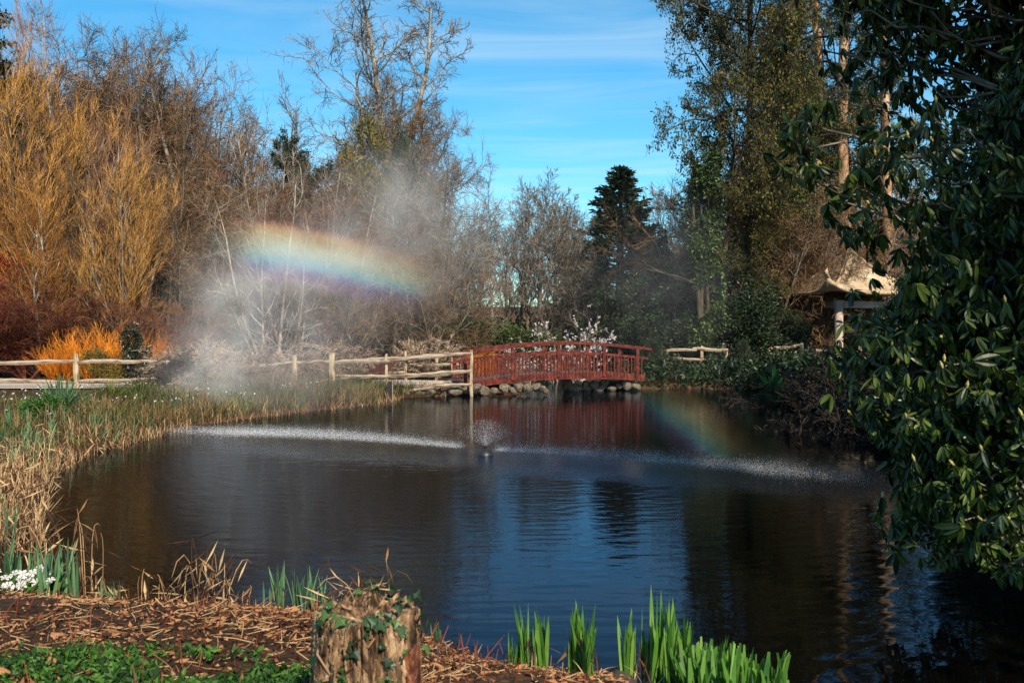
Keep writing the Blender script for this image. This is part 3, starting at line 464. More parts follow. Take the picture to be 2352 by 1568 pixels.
for i, (u, Y, v, k, w, lb) in enumerate([(1395, 39, 640, 'laurel', 1.0, 'dark evergreen bush beside the magnolia, over the right part of the bridge'), (1470, 38, 610, 'laurel', 1.0, 'dark evergreen bush above the right end of the bridge'), (1545, 39, 560, 'laurel', .9, 'dark evergreen bush above the short fence right of the bridge'), (1625, 38, 590, 'laurel', .9, 'dark evergreen bush at the foot of the ivy clad tree'), (1700, 37, 640, 'laurel', .9, 'dark evergreen bush left of the pagoda'), (1775, 41, 560, 'laurel', .8, 'dark evergreen bush behind the pagoda eave'), (1500, 33.3, 765, 'laurel', .95, 'low dark bush at the right bridge end, against the last post'), (1710, 33.8, 770, 'laurel', 1.1, 'low dark bush overhanging the water right of the short fence'), (1840, 33.2, 835, 'laurel', 1.5, 'low dark bush on the bank in front of the pagoda'), (1960, 41, 640, 'laurel', 1.0, 'dark evergreen bush right behind the pagoda'), (2080, 36, 600, 'laurel', 1.0, 'dark evergreen bush showing through gaps of the rhododendron')]):
    plant(k, u, Y, v, 'evergreen_bush', lb, 'bush', EG, rz=i * 1.1, wid=w)
plant('laurel', 255, 36.5, 640, 'evergreen_bush', 'dark evergreen bush behind the orange coppiced shrub', 'bush', None, rz=1)
plant('laurel', 400, 37.5, 600, 'evergreen_bush', 'dark evergreen bush above the rusty domed shrub', 'bush', None, rz=3)
plant('laurel', 15, 37.5, 540, 'evergreen_bush', 'dark evergreen bush behind the scarlet leaved bush', 'bush', None, rz=4)
plant('laurel', 110, 37, 590, 'evergreen_bush', 'dark evergreen bush in the shade under the golden willows', 'bush', None, rz=2, wid=1.2)
plant('laurel', 560, 37, 700, 'evergreen_bush', 'low dark evergreen bush in the mist behind the tangled shrubs', 'bush', None, rz=5, wid=1.6)
plant('laurel', 680, 38, 700, 'evergreen_bush', 'low dark evergreen bush behind the alder clump', 'bush', None, rz=5.5, wid=1.6)
plant('laurel', 850, 39, 690, 'evergreen_bush', 'low dark evergreen bush behind the red stemmed shrub', 'bush', None, rz=.5, wid=1.7)
plant('round', 1030, 38.5, 700, 'evergreen_bush', 'mixed brown and green bush behind the left end of the bridge', 'bush', None, rz=.5, wid=1.3, mats=(None, 'leaf_ivy'))
plant('round', 1110, 42, 715, 'evergreen_bush', 'mid green bush in the gap above the orange grass', 'bush', None, rz=1.5, wid=1.5, mats=(None, 'leaf_ivy'))
plant('round', 1200, 44, 735, 'evergreen_bush', 'low green bush left of the white magnolia', 'bush', None, rz=2.5, wid=1.7, mats=(None, 'leaf_ivy'))
for i, (u, Y, v, w, lb) in enumerate([(1575, 36.3, 600, 1.25, 'dark evergreen bush filling the bank behind the short fence'), (1660, 36.6, 560, 1.2, 'dark evergreen bush right behind the pale stump'), (1740, 36.2, 610, 1.2, 'dark evergreen bush behind the shaded fence left of the pagoda'), (1800, 37.4, 690, 1.1, 'dark evergreen bush just left of the pagoda pillars'), (1660, 33.6, 852, 2.2, 'low dark bush at the water edge below the short fence'), (1770, 33.2, 835, 1.8, 'low dark bush at the water edge beside the fern'), (1560, 33.4, 870, 2.6, 'lowest dark bush at the water edge right of the bridge stones')]):
    plant('laurel', u, Y, v, 'evergreen_bush', lb, 'bush', EG, rz=i * 1.7 + .5, wid=w)
for i, (u, Y, v, k, lb) in enumerate([(235, 44.5, 20, 0, 'tall brown twiggy tree tangled with the ivy covered oak'), (300, 45, 45, 1, 'tall brown twiggy tree between the two large oaks'), (372, 45, 60, 2, 'tall brown twiggy tree tangled with the second large oak'), (430, 46, 130, 0, 'tall brown twiggy tree beneath the lit top of the slim tree'), (820, 47, 190, 1, 'brown twiggy tree behind the left boughs of the tall forked tree'), (880, 47.5, 150, 2, 'brown twiggy tree around the trunk of the tall forked tree'), (960, 48, 210, 0, 'brown twiggy tree behind the round crowned tree')]):
    T('twiggy%d' % k, u, Y, v, lb, 'twiggy_tree', rz=i * 2.3 + 1, wid=.7)
# --- right side
T('ivyclad', 1622, 35, 300, 'tree smothered in ivy at the right of the sky gap', 'ivy_clad_tree', group=None, rz=.8, wid=1.0)
T('ivyclad', 1700, 38, 380, 'second ivy smothered tree, just right of the one by the sky gap', 'ivy_clad_tree', group=None, rz=3, wid=1.0)
T('overhang', 1690, 37.2, -420, 'tall small leaved tree bordering the right of the open sky', 'leafy_tree', group='small leaved trees on the right', rz=.3, wid=.66)
T('overhang', 1640, 36.6, 250, 'lower small leaved tree hanging its twigs over the sky gap', 'leafy_tree', group='small leaved trees on the right', rz=1.3, wid=.9)
T('overhang', 1815, 46, -190, 'small leaved tree just left of the two pine trunks', 'leafy_tree', group='small leaved trees on the right', rz=5.3, wid=.7)
T('overhang', 1760, 40.5, 20, 'small leaved tree rising behind the two ivy smothered trees', 'leafy_tree', group='small leaved trees on the right', rz=2.2, wid=.95)
T('overhang', 1990, 47, -150, 'small leaved tree behind the rhododendron, between it and the pines', 'leafy_tree', group='small leaved trees on the right', rz=4.2, wid=.85)
T('pine', 1888, 43.5, -260, 'left of the two sunlit orange pine trunks above the pagoda', 'pine_tree', group='pines behind the pagoda', rz=.2)
T('pine', 1944, 43, -330, 'right and stouter of the two sunlit orange pine trunks above the pagoda', 'pine_tree', group='pines behind the pagoda', rz=2.8)
T('pine', 2052, 42, -200, 'dark pine trunk glimpsed through the gap in the rhododendron', 'pine_tree', group='pines behind the pagoda', rz=1.8)
for i, (u, Y, v, k, lb) in enumerate([(1740, 40, 300, 1, 'brown twiggy tree behind the second ivy smothered tree'), (1810, 42, 250, 2, 'brown twiggy tree left of the pine trunks'), (1860, 40, 430, 0, 'brown twiggy tree just above the pagoda eave'), (1985, 41, 380, 1, 'brown twiggy tree right of the pine trunks'), (2070, 46, 250, 2, 'thin twiggy tree against the sky behind the rhododendron'), (1600, 42, 420, 0, 'brown twiggy tree standing behind the ivy clad tree')]):
    T('twiggy%d' % k, u, Y, v, lb, 'twiggy_tree', rz=i * 1.4)
T('ivyclad', 1795, 41, 470, 'ivy covered trunk left of the pagoda roof', 'ivy_clad_tree', group=None, rz=5, wid=.9)
T('ivyclad', 2010, 43, 330, 'ivy covered trunk right of the pine trunks', 'ivy_clad_tree', group=None, rz=1.5, wid=.8)
for i, (x_, y_, h_, lb) in enumerate([(9.3, 13.5, 9, 'evergreen tree on the right bank just beyond the rhododendron'), (10.3, 18, 10, 'evergreen tree on the right bank reflected in the dark water at the lower right'), (12.2, 22.5, 10, 'evergreen tree on the right bank between the rhododendron and the pagoda'), (8.2, 9.0, 8, 'evergreen tree hidden deep behind the rhododendron'), (14.5, 27, 11, 'evergreen tree on the right bank nearest the pagoda')]):
    plant('laurel', 0, y_, 0, 'evergreen_tree', lb, 'tree', 'evergreen trees on the right bank', rz=i * 1.3, wid=.75, H=h_, x=x_)
rng = np.random.default_rng(190); P, d = cloud(rng, [(0, 0, 10.5, 2.6, 2.6, 4.2), (1.2, .4, 8.6, 2.0, 2.0, 1.6), (.4, -.6, 13.5, 1.8, 1.8, 1.8)], 6500, .25, gap=.9); g = Geo(); leaves(g, P, rng, .30, .16, d, .9)
lv = wood(191, *one(13.5, .3), [S(n=8, w=.03, up=.03, k=8, tp=.15), S(22, .42, 1, 66, 14, .22, .4, 6, .14, .02, 5, .3)])
KN['shade'] = Kind([('trunk', geo_levels(lv).mesh('trunk', True), M['bark_dark']), ('crown', g.mesh('crown'), M['leaf_holly'])])
plant('shade', 0, -1.6, 0, 'evergreen_tree', 'tall evergreen tree standing on the bank right of the photographer, shading the rhododendron', 'tree', None, rz=.5, H=15, x=7.0)
rng = np.random.default_rng(195); n = 16000; xx = rng.uniform(3.6, 13, n); yy = rng.uniform(31.6, 37.5, n); dd = sdist(xx, yy); k = (dd > -.1) & (vnoise(xx * .9, yy * .9, 3) > .22); xx, yy = xx[k], yy[k]; g = Geo(); leaves(g, np.stack([xx, yy, np.maximum(ground(xx, yy), 0) + rng.uniform(0, .55, len(xx)) * vnoise(xx * 1.3, yy * 1.3, 5) * 1.6], -1), rng, .20, .09)
tag(obj('undergrowth', g.mesh('undergrowth'), M['leaf_holly']), 'dark leafy undergrowth covering the shaded right bank', 'undergrowth', kind='stuff')
# dead white stem
g = Geo(); P = [at(1500, 540, 42), at(1518, 590, 41.8), at(1540, 625, 41.6), at(1575, 655, 41.4), (at(1590, 770, 41.3)), (X(1595, 41.3), 41.3, .2)]; tubes(g, np.array(P), np.array([.03, .05, .06, .08, .11, .14]), 6)
tag(obj('dead_tree', g.mesh('dead_tree', True), M['bark_pale']), 'bent white dead stem in front of the dark evergreens under the conifer', 'dead tree')
# --- shrubs by the fence
plant('twiggy1', 60, 33, 590, 'dogwood_bush', 'broad dark red twiggy bush behind the left end of the fence', 'bush', None, mats=('twig_red', 'twig_red'), wid=1.8, rz=.4)
plant('twiggy2', -50, 32, 600, 'dogwood_bush', 'dark red twiggy bush cut by the left edge of the photo', 'bush', None, mats=('twig_red', 'twig_red'), wid=1.8, rz=1.4)
plant('twiggy0', 150, 34.5, 640, 'dogwood_bush', 'brownish red twiggy bush left of the orange coppiced shrub', 'bush', None, mats=('twig_dark', 'twig_rust'), wid=1.7, rz=2.4)
plant('twiggy0', 365, 34, 650, 'rusty_shrub', 'rusty brown domed shrub above the white flowered bush', 'bush', None, mats=('twig_dark', 'twig_rust'), wid=1.75, rz=2)
plant('twiggy1', 450, 33, 690, 'rusty_shrub', 'purplish brown twiggy shrub in the mist, right of the rusty domed shrub', 'bush', None, mats=('twig_dark', 'twig_red'), wid=1.5, rz=2)
rng = np.random.default_rng(200); P, d = cloud(rng, [(0, 0, 2.2, .8, .7, 1.0), (-.6, 0, 1.6, .8, .7, .9), (.3, 0, 1.2, .6, .6, .8)], 2600, .45); g = Geo(); leaves(g, P, rng, .14, .07, d, 1.0)
lv = wood(201, *stems(201, 6, 14, 2.1, .03), [S(n=5, w=.1, k=5, tp=.4), S(6, .3, 1, 40, 10, .4, .6, 3, .1, .05, 3)])
KN['redleaf'] = Kind([('stem', geo_levels(lv).mesh('stem'), M['bark_dark']), ('foliage', g.mesh('foliage'), M['leaf_red'])])
plant('redleaf', -5, 34.5, 550, 'red_leaved_bush', 'bush with scarlet young leaves at the left edge', 'bush', None)
OG = 'orange stemmed coppiced shrubs'
plant('coppice0', 225, 31.6, 722, 'coppiced_shrub', 'bright orange coppiced shrub behind the first fence post', 'shrub', OG, wid=1.45, rz=0)
plant('coppice1', 140, 31.3, 765, 'coppiced_shrub', 'bright orange coppiced shrub left of the first fence post', 'shrub', OG, wid=1.25, rz=1)
plant('coppice1', 350, 32.2, 735, 'coppiced_shrub', 'bright orange coppiced shrub behind the white flowered bush', 'shrub', OG, wid=1.1, rz=3)
plant('coppice0', 1110, 33.5, 785, 'coppiced_shrub', 'small orange shrub seen through the left railing of the bridge', 'shrub', OG, wid=1.2, rz=3)
plant('coppice0', 850, 31.8, 790, 'red_stemmed_shrub', 'dark red stemmed shrub behind the wooden posts with notices', 'shrub', None, mats=('twig_red', 'twig_red'), wid=1.6, rz=2)
plant('round', 240, 30.1, 785, 'olive_shrub', 'rounded olive green shrub between the fence and the orange shrub', 'shrub', None, wid=.95)
def flowered(name, seed, blobs, nl, nf, fs, fm, lm='leaf_holly', L=.12):
    rng = np.random.default_rng(seed); P, d = cloud(rng, blobs, nl, .4); g = Geo(); leaves(g, P, rng, L, L * .45, d, .9)
    P2, d2 = cloud(rng, blobs, nf, .92); f = Geo()
    for q in range(5): leaves(f, P2 + d2 * .03, rng, fs, fs * .6, d2 * .6, .9)
    lv = wood(seed, *stems(seed, 5, 14, .75 * max(b[2] + b[5] for b in blobs), .025), [S(n=5, w=.1, k=5, tp=.4), S(6, .3, 1, 40, 10, .4, .6, 3, .1, .05, 3)])
    KN[name] = Kind([('stem', geo_levels(lv).mesh('stem'), M['bark_dark']), ('foliage', g.mesh('foliage'), M[lm]), ('flowers', f.mesh('flowers'), M[fm])])
flowered('viburnum', 210, [(0, 0, .8, .55, .5, .8), (-.25, 0, 1.6, .38, .36, .6), (.55, 0, .4, .6, .5, .45)], 5200, 130, .05, 'petal_white')
plant('viburnum', 318, 30.4, 735, 'white_flowered_bush', 'dark evergreen bush dotted with white flower heads, beside the orange shrub', 'bush', None, rz=0)
plant('viburnum', 385, 29.8, 815, 'white_flowered_bush', 'smaller white flowered bush low behind the fence rails', 'bush', None, rz=0)
rng = np.random.default_rng(220); lv = wood(220, *stems(220, 9, 24, 2.2, .03), [S(n=6, w=.12, up=.03, k=5, tp=.35), S(8, .2, 1, 42, 12, .5, .55, 5, .14, .04, 4, .4), S(7, .15, 1, 40, 12, .5, .6, 4, .14, .05, 3, .5)])
tips = np.concatenate([p[:, 2:].reshape(-1, 3) for p, _, _ in lv[2:]]); pk = tips[rng.integers(0, len(tips), 400)]; f = Geo()
for q in range(6): leaves(f, pk, rng, .072, .040, np.tile([0, 0, .5], (len(pk), 1)), .8)
KN['magnolia'] = Kind([('trunk', geo_levels(lv[:1]).mesh('trunk'), M['bark_grey']), ('crown', geo_levels(lv[1:]).mesh('crown'), M['twig_grey']), ('flowers', f.mesh('flowers'), M['petal_magnolia'])])
plant('magnolia', 1290, 35, 685, 'magnolia', 'white blossoming magnolia behind the middle of the bridge', 'tree', None, wid=1.0, rz=.6)
plant('magnolia', 1215, 34.3, 770, 'magnolia', 'low white blossoming magnolia behind the left half of the bridge', 'tree', None, wid=1.25, rz=2.6)
TG = 'bare tangled shrubs along the fence'
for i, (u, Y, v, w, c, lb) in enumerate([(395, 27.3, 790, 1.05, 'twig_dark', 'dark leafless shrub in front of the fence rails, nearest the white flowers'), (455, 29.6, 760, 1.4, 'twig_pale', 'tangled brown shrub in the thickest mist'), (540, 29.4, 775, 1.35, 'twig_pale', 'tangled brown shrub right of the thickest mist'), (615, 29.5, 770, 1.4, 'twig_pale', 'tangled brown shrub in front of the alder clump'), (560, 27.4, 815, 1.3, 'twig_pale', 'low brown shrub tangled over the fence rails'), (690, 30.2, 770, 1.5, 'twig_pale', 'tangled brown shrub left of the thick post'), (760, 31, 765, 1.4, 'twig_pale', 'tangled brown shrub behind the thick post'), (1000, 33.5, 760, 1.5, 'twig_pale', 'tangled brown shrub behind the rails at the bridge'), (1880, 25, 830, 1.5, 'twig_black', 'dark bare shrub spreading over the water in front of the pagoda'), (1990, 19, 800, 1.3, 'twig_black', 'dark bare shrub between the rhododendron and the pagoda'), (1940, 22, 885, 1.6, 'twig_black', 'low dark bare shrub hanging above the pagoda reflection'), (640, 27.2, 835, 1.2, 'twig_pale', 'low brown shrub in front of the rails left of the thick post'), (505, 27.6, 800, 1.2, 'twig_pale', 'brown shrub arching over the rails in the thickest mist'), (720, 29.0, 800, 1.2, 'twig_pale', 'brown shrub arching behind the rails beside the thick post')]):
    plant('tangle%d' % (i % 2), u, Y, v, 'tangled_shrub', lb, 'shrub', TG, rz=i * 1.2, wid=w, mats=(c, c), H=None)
# far wood as one mass, low and behind everything
rng = np.random.default_rng(300); g = Geo(); lv = wood(301, *one(9, .16), [S(n=6, w=.05, up=.03, k=4, tp=.2), S(20, .12, 1, 40, 12, .42, .5, 5, .14, .05, 3, .35, .3, .03), S(10, .15, 1, 38, 12, .45, .5, 3, .16, .03, 3, .5, .3, .016), S(7, .1, 1, 38, 12, .5, .7, 2, .16, .03, 3, .5, .3, .012)])
gb = geo_levels(lv); BV = np.concatenate(gb.V); BQ = np.concatenate(gb.Q)
for xx, yy, hh in [(rng.uniform(-55, -4) if q < 85 else rng.uniform(14, 60), rng.uniform(56, 82), rng.uniform(.7, 1.15)) for q in range(120)]:
    g.add((BV @ rotz(rng.uniform(0, 6.28)).T) * hh + [xx, yy, float(ground(np.array([xx]), np.array([yy]))[0]) - .1], BQ)
tag(obj('woodland', g.mesh('woodland'), M['twig_brown']), 'far bare wood closing the view behind the nearer trees', 'woodland', kind='stuff')
rng = np.random.default_rng(303); g = Geo(); n = 26000; xx = rng.uniform(-70, 70, n); yy = rng.uniform(60, 66, n) + 6 * vnoise(xx * .12, xx * 0, 3); zz = rng.uniform(0, 1, n) ** 1.3 * (1.0 + 1.6 * vnoise(xx * .22, yy * 0, 8)); zz += ground(xx, yy)
zz = np.where((xx > -3.5) & (xx < 1.0), zz * .55 + .5, zz); keep = zz > 0; leaves(g, np.stack([xx, yy, zz], -1)[keep], rng, .5, .3)
tag(obj('hedgerow', g.mesh('hedgerow'), M['sedge']), 'low brown scrub along the far edge of the wood', 'scrub', kind='stuff')
# ---------------------------------------------------------------- fences of cleft chestnut
def post(parent, x, y, top, w, seed, base=None):
    rng = np.random.default_rng(seed); z0 = gz(x, y) - .08 if base is None else base; n = 7; t = np.linspace(0, 1, n); g = Geo()
    P = np.stack([x + rng.normal(0, .008, n), y + rng.normal(0, .008, n), z0 + (top - z0) * t], -1); tubes(g, P, (w / 2) * (1 + rng.normal(0, .05, n)) * np.where(t > .99, .82, 1), 6)
    return obj('post', g.mesh('post'), M['post'], parent)
def rail(parent, a, b, r, seed, sag=.02):
    rng = np.random.default_rng(seed); a = np.asarray(a, float); b = np.asarray(b, float); n = 14; t = np.linspace(0, 1, n)
    P = a + (b - a) * t[:, None]; ph = rng.uniform(0, 6); P[:, 2] += sag * np.sin(t * pi * 2 + ph) + rng.normal(0, .006, n); P[:, 1] += rng.normal(0, .006, n)
    R_ = r * (.62 + .42 * np.sin(t * pi) ** .6) * (1 + rng.normal(0, .07, n)); g = Geo(); tubes(g, P, R_, 6)
    return obj('rail', g.mesh('rail'), M['rail'], parent)
def zr(v, Y): return Z(v, Y)
def fence(label, posts, rails):
    px = np.array([X(u, Y) for u, Y, *_ in posts]); c = empty('split_rail_fence', (0, 0, 0), label=label, cat='fence', group='split rail fences by the path')
    for i, (u, Y, v, w) in enumerate(posts): post(c, X(u, Y), Y, Z(v, Y), w, i * 7 + abs(int(u)))
    for i, (u0, v0, Y0, u1, v1, Y1, r) in enumerate(rails): rail(c, at(u0, v0, Y0 - .03), at(u1, v1, Y1 - .03), r, i * 13 + abs(int(u0)))
    return c
fence('long pale split rail fence along the pond bank from the left edge to the bridge',
      [(-90, 28.2, 812, .15), (175, 28.2, 812, .16), (393, 28.3, 822, .11), (535, 28.2, 822, .11), (677, 27.9, 815, .15), (763, 27.7, 810, .17), (887, 28.3, 812, .085), (1083, 28.7, 803, .10)],
      [(-90, 834, 28.2, 172, 831, 28.2, .065), (178, 832, 28.2, 330, 828, 28.3, .065), (320, 829, 28.35, 400, 832, 28.35, .05), (396, 834, 28.3, 580, 848, 28.2, .065), (560, 844, 28.3, 680, 832, 28.0, .055), (660, 832, 28.0, 768, 832, 27.7, .055), (765, 832, 27.75, 900, 827, 28.3, .065), (830, 828, 28.35, 1083, 812, 28.7, .062),
       (-90, 874, 28.2, 172, 877, 28.2, .068), (178, 877, 28.2, 395, 867, 28.3, .06), (392, 867, 28.3, 560, 876, 28.2, .06), (550, 872, 28.3, 690, 877, 28.0, .05), (680, 878, 28.0, 800, 868, 27.7, .05), (768, 862, 27.8, 890, 866, 28.3, .06), (860, 866, 28.4, 1083, 853, 28.7, .065), (940, 895, 28.6, 1083, 880, 28.7, .05), (975, 888, 28.8, 1040, 872, 28.9, .05)])
fence('second split rail fence on the far side of the path, behind the tangled shrubs',
      [(455, 32.5, 815, .12), (614, 32.6, 808, .13), (685, 32.4, 812, .13), (805, 32.5, 815, .13), (932, 32.3, 806, .10), (1003, 32.2, 815, .10), (1040, 31.6, 820, .09)],
      [(455, 830, 32.5, 614, 832, 32.6, .06), (614, 832, 32.6, 805, 830, 32.5, .06), (805, 832, 32.5, 935, 826, 32.3, .06), (900, 826, 32.3, 1060, 809, 31.6, .055), (805, 858, 32.5, 932, 856, 32.3, .06), (955, 838, 32.2, 1060, 838, 31.6, .05), (930, 862, 32.3, 1045, 860, 31.6, .05), (455, 862, 32.5, 614, 864, 32.6, .06), (614, 864, 32.6, 805, 860, 32.5, .06)])
fence('short split rail fence on the right bank, just past the red bridge',
      [(1518, 34.2, 800, .10), (1612, 34.4, 794, .12), (1668, 34.6, 800, .10)],
      [(1512, 805, 34.2, 1600, 803, 34.3, .06), (1590, 801, 34.3, 1672, 804, 34.6, .065), (1512, 824, 34.2, 1670, 826, 34.6, .05), (1535, 840, 34.2, 1580, 840, 34.3, .05), (1512, 850, 34.2, 1668, 848, 34.6, .05), (1512, 871, 34.2, 1620, 873, 34.5, .045)])
fence('split rail fence in the shade beside the pagoda',
      [(1720, 35.5, 793, .11), (1766, 35.6, 800, .10), (1842, 36, 787, .12), (1975, 36.5, 795, .12)],
      [(1766, 801, 35.6, 1842, 792, 36, .055), (1772, 815, 35.6, 1845, 809, 36, .055), (1842, 806, 36, 1975, 806, 36.5, .05), (1720, 838, 35.5, 1842, 836, 36, .05)])
g = Geo(); P = np.array([[X(1648, 35), 35, .1], [X(1646, 35), 35, .6], [X(1650, 35), 35, 1.2]]); tubes(g, P, np.array([.34, .29, .27]), 9)
tag(obj('tree_stump', g.mesh('tree_stump', True), M['bark_pale']), 'pale broken tree stump behind the short fence right of the bridge', 'stump')
# notices and the black box by the fence
def notice(u, v0, v1, w, Y, label, kind_):
    x = X(u, Y); zt = Z(v0, Y); zb = Z(v1, Y); e = empty('notice_sign', (x, Y, gz(x, Y)), label=label, cat='sign'); z0 = gz(x, Y); h = zt - zb
    g = Geo(); box(g, (0, .03, (zb + .05 - z0) / 2 - .03), (.05, .04, zb + .05 - z0 + .06)); obj('post', g.mesh('post'), M['post'], e)
    if kind_ == 0:
        g = Geo(); box(g, (0, 0, zt - .28 * h - z0 + .03), (w, .015, .5 * h)); obj('board', g.mesh('board'), M['sign_white'], e)
        g = Geo(); box(g, (0, 0, zb + .22 * h - z0), (w, .015, .44 * h)); o = obj('panel', g.mesh('panel'), M['sign_yellow'], e)
        g = Geo()
        for k in range(4): box(g, (0, -.011, zb + (.09 + .085 * k) * h - z0), (w * (.78 - .1 * (k % 2)), .004, h * .022))
        obj('lettering', g.mesh('lettering'), M['sign_white'], o)
    else:
        g = Geo(); box(g, (0, -.01, (zt + zb) / 2 - z0), (w, .015, h)); o = obj('board', g.mesh('board'), M['sign_white'], e)
        g = Geo(); rng = np.random.default_rng(5)
        for k in range(7): box(g, (rng.uniform(-.2, .2) * w, -.02, zb + h * (.12 + .11 * k) - z0), (w * rng.uniform(.25, .6), .004, h * .05))
        obj('print', g.mesh('print'), M['sign_grey'], o)
notice(729, 857, 889, .17, 29.6, 'small white notice with a yellow green panel under it, behind the low rails', 0)
notice(806, 833, 862, .16, 31.9, 'white notice with grey print beside a wooden post of the far fence', 1)
notice(822, 838, 862, .09, 31.9, 'narrow white notice right of the one with grey print', 1)
def black_box():
    Y = 28.0; x = X(893, Y); z0 = 0.0; e = empty('black_board', (x, Y, z0), label='black upright board at the water edge left of the stones', cat='board')
    g = Geo(); h = Z(876, Y); V = np.array([[-.13, 0, -.1], [.07, 0, -.1], [.09, 0, h], [-.02, 0, h], [-.13, 0, h * .55]]); V2 = V + [0, .05, 0]
    g.add(np.concatenate([V, V2]), [[0, 1, 6, 5], [1, 2, 7, 6], [2, 3, 8, 7], [3, 4, 9, 8], [4, 0, 5, 9], [1, 2, 3, 4], [9, 8, 7, 6]], [[0, 1, 4], [5, 9, 6]]); obj('panel', g.mesh('panel'), M['black'], e)
    g = Geo(); box(g, (.105, .02, h / 2 - .05), (.025, .05, h + .1)); obj('edge', g.mesh('edge'), M['rail'], e)
black_box()
# ---------------------------------------------------------------- the red bridge
A0 = np.array([X(1063, 29.3), 29.3]); A1 = np.array([X(1480, 31.0), 31.0]); BD = (A1 - A0) / np.linalg.norm(A1 - A0); BL = float(np.linalg.norm(A1 - A0)); BN = np.array([-BD[1], BD[0]]) * 1.3
def arch(t, z0, z1, c): return z0 + (z1 - z0) * t + c * 4 * t * (1 - t)
def bz_rail(t): return arch(t, 1.175, 1.346, .25)
def bz_mid(t): return arch(t, .90, 1.02, .22)
def bz_deck(t): return arch(t, .37, .50, .17)
def bp(t, off=0.0): return A0 + BD * BL * t + BN * off
br = empty('red_footbridge', (float(bp(.5)[0]), float(bp(.5)[1]), 0), label='red painted arched wooden footbridge over the end of the pond', cat='bridge'); BO = np.array([*bp(.5), 0])
def line3(t, off, zf): t = np.asarray(t, float); return np.stack([*(A0[:, None] + BD[:, None] * BL * t + BN[:, None] * off), zf(t)], -1) - BO
BR = np.array([[BD[0], -BD[1], 0], [BD[1], BD[0], 0], [0, 0, 1]])
for off in (0.0, 1.0):
    tt = np.linspace(-.03, 1.04, 28)
    g = Geo(); sweep(g, line3(tt, off, lambda t: bz_rail(t) - .02), .13, .075); obj('handrail', g.mesh('handrail'), M['red_paint'], br)
    g = Geo(); sweep(g, line3(np.linspace(-.01, 1.02, 28), off, bz_mid), .06, .065); obj('mid_rail', g.mesh('mid_rail'), M['red_paint'], br)
    g = Geo(); sweep(g, line3(np.linspace(0, 1, 28), off, lambda t: bz_deck(t) - .10), .07, .20); obj('fascia', g.mesh('fascia'), M['red_paint'], br)
    for t in (.012, .26, .51, .765, .955):
        b_ = line3([t], off, lambda t: bz_deck(t) - .12)[0]; z1 = float(bz_rail(t)) - .06; sg = -1 if off == 0 else 1
        g = Geo(); c = b_ + np.array([BN[0], BN[1], 0]) * sg * .055 / 1.3 * 1.0; box(g, (c[0], c[1], (b_[2] + z1) / 2), (.10, .06, z1 - b_[2]), BR); obj('post', g.mesh('post'), M['red_paint'], br)
    for t in np.linspace(.02, .98, 50):
        b_ = line3([t], off, lambda t: bz_deck(t) - .14)[0]; z1 = float(bz_mid(t)) - .03; c = b_ + np.array([BN[0], BN[1], 0]) * (-.045 if off == 0 else .045) / 1.3
        g = Geo(); box(g, (c[0], c[1], (b_[2] + z1) / 2), (.032, .032, z1 - b_[2]), BR); obj('baluster', g.mesh('baluster'), M['red_paint'], br)
g = Geo(); tt = np.linspace(0, 1, 40); sweep(g, line3(tt, .5, lambda t: bz_deck(t) - .035), 1.2, .05); obj('deck', g.mesh('deck'), M['deck'], br)
# ---------------------------------------------------------------- stones
def rock_mesh(seed):
    rng = np.random.default_rng(seed); bm = bmesh.new(); bmesh.ops.create_icosphere(bm, subdivisions=3, radius=1)
    V = np.array([v.co[:] for v in bm.verts]); F_ = np.array([[v.index for v in f.verts] for f in bm.faces]); bm.free()
    for q in range(9):                            # chipped flat facets
        nn = nrm(rng.normal(0, 1, 3)); h = rng.uniform(.62, .9); dd = V @ nn; V = V - np.maximum(dd - h, 0)[:, None] * nn * .85
    V *= 1 + .07 * (fbm(V[:, 0] * 3 + seed, V[:, 1] * 3 + V[:, 2] * 2, seed, 3) - .45)[:, None]
    g = Geo(); g.add(V, None, F_); return g.mesh('rock', False)
RM = [rock_mesh(400 + i) for i in range(8)]
RL = [(905, 903, .20, .13), (935, 900, .17, .12), (962, 902, .21, .14), (990, 899, .2, .13), (1020, 902, .19, .12), (1046, 897, .20, .15), (1070, 894, .17, .12), (1092, 893, .24, .17), (1112, 899, .22, .15), (1135, 897, .16, .11), (1160, 893, .20, .13), (1178, 897, .18, .12), (1192, 890, .22, .15), (1212, 891, .17, .14), (1232, 888, .20, .16), (1250, 894, .17, .12),
      (1305, 884, .24, .18), (1322, 893, .26, .15), (1345, 882, .16, .13), (1365, 884, .14, .16), (1388, 882, .20, .17), (1404, 892, .17, .12), (1422, 886, .15, .12), (1438, 884, .21, .15), (1375, 894, .2, .1), (1460, 887, .2, .14), (1345, 895, .2, .1)]
PL = ['under the left end of the bridge', 'under the right half of the bridge', 'at the water edge left of the bridge']
for i, (u, v, w, h) in enumerate(RL):
    Y = 28.6 + (u - 900) / 200 * .55 if u < 1120 else (29.25 if u < 1260 else 31.15); o = obj('bank_stone', RM[i % 8], M['rock'], None, (X(u, Y), Y - .12 * (i % 2), max(Z(v, Y), .03))); q = .72 + .56 * ((i * 37 % 11) / 10); o.scale = (w * q, w * .8, h * (.8 + .4 * ((i * 23 % 7) / 6))); o.rotation_euler = (.35 * (i % 3), .3 * (i % 4) - .4, i * 1.3)
    pl = PL[2] if u < 1060 else PL[0] if u < 1270 else PL[1]
    tag(o, 'rough pale brown stone of the rough edging ' + pl, 'stone', 'edging stones ' + pl)
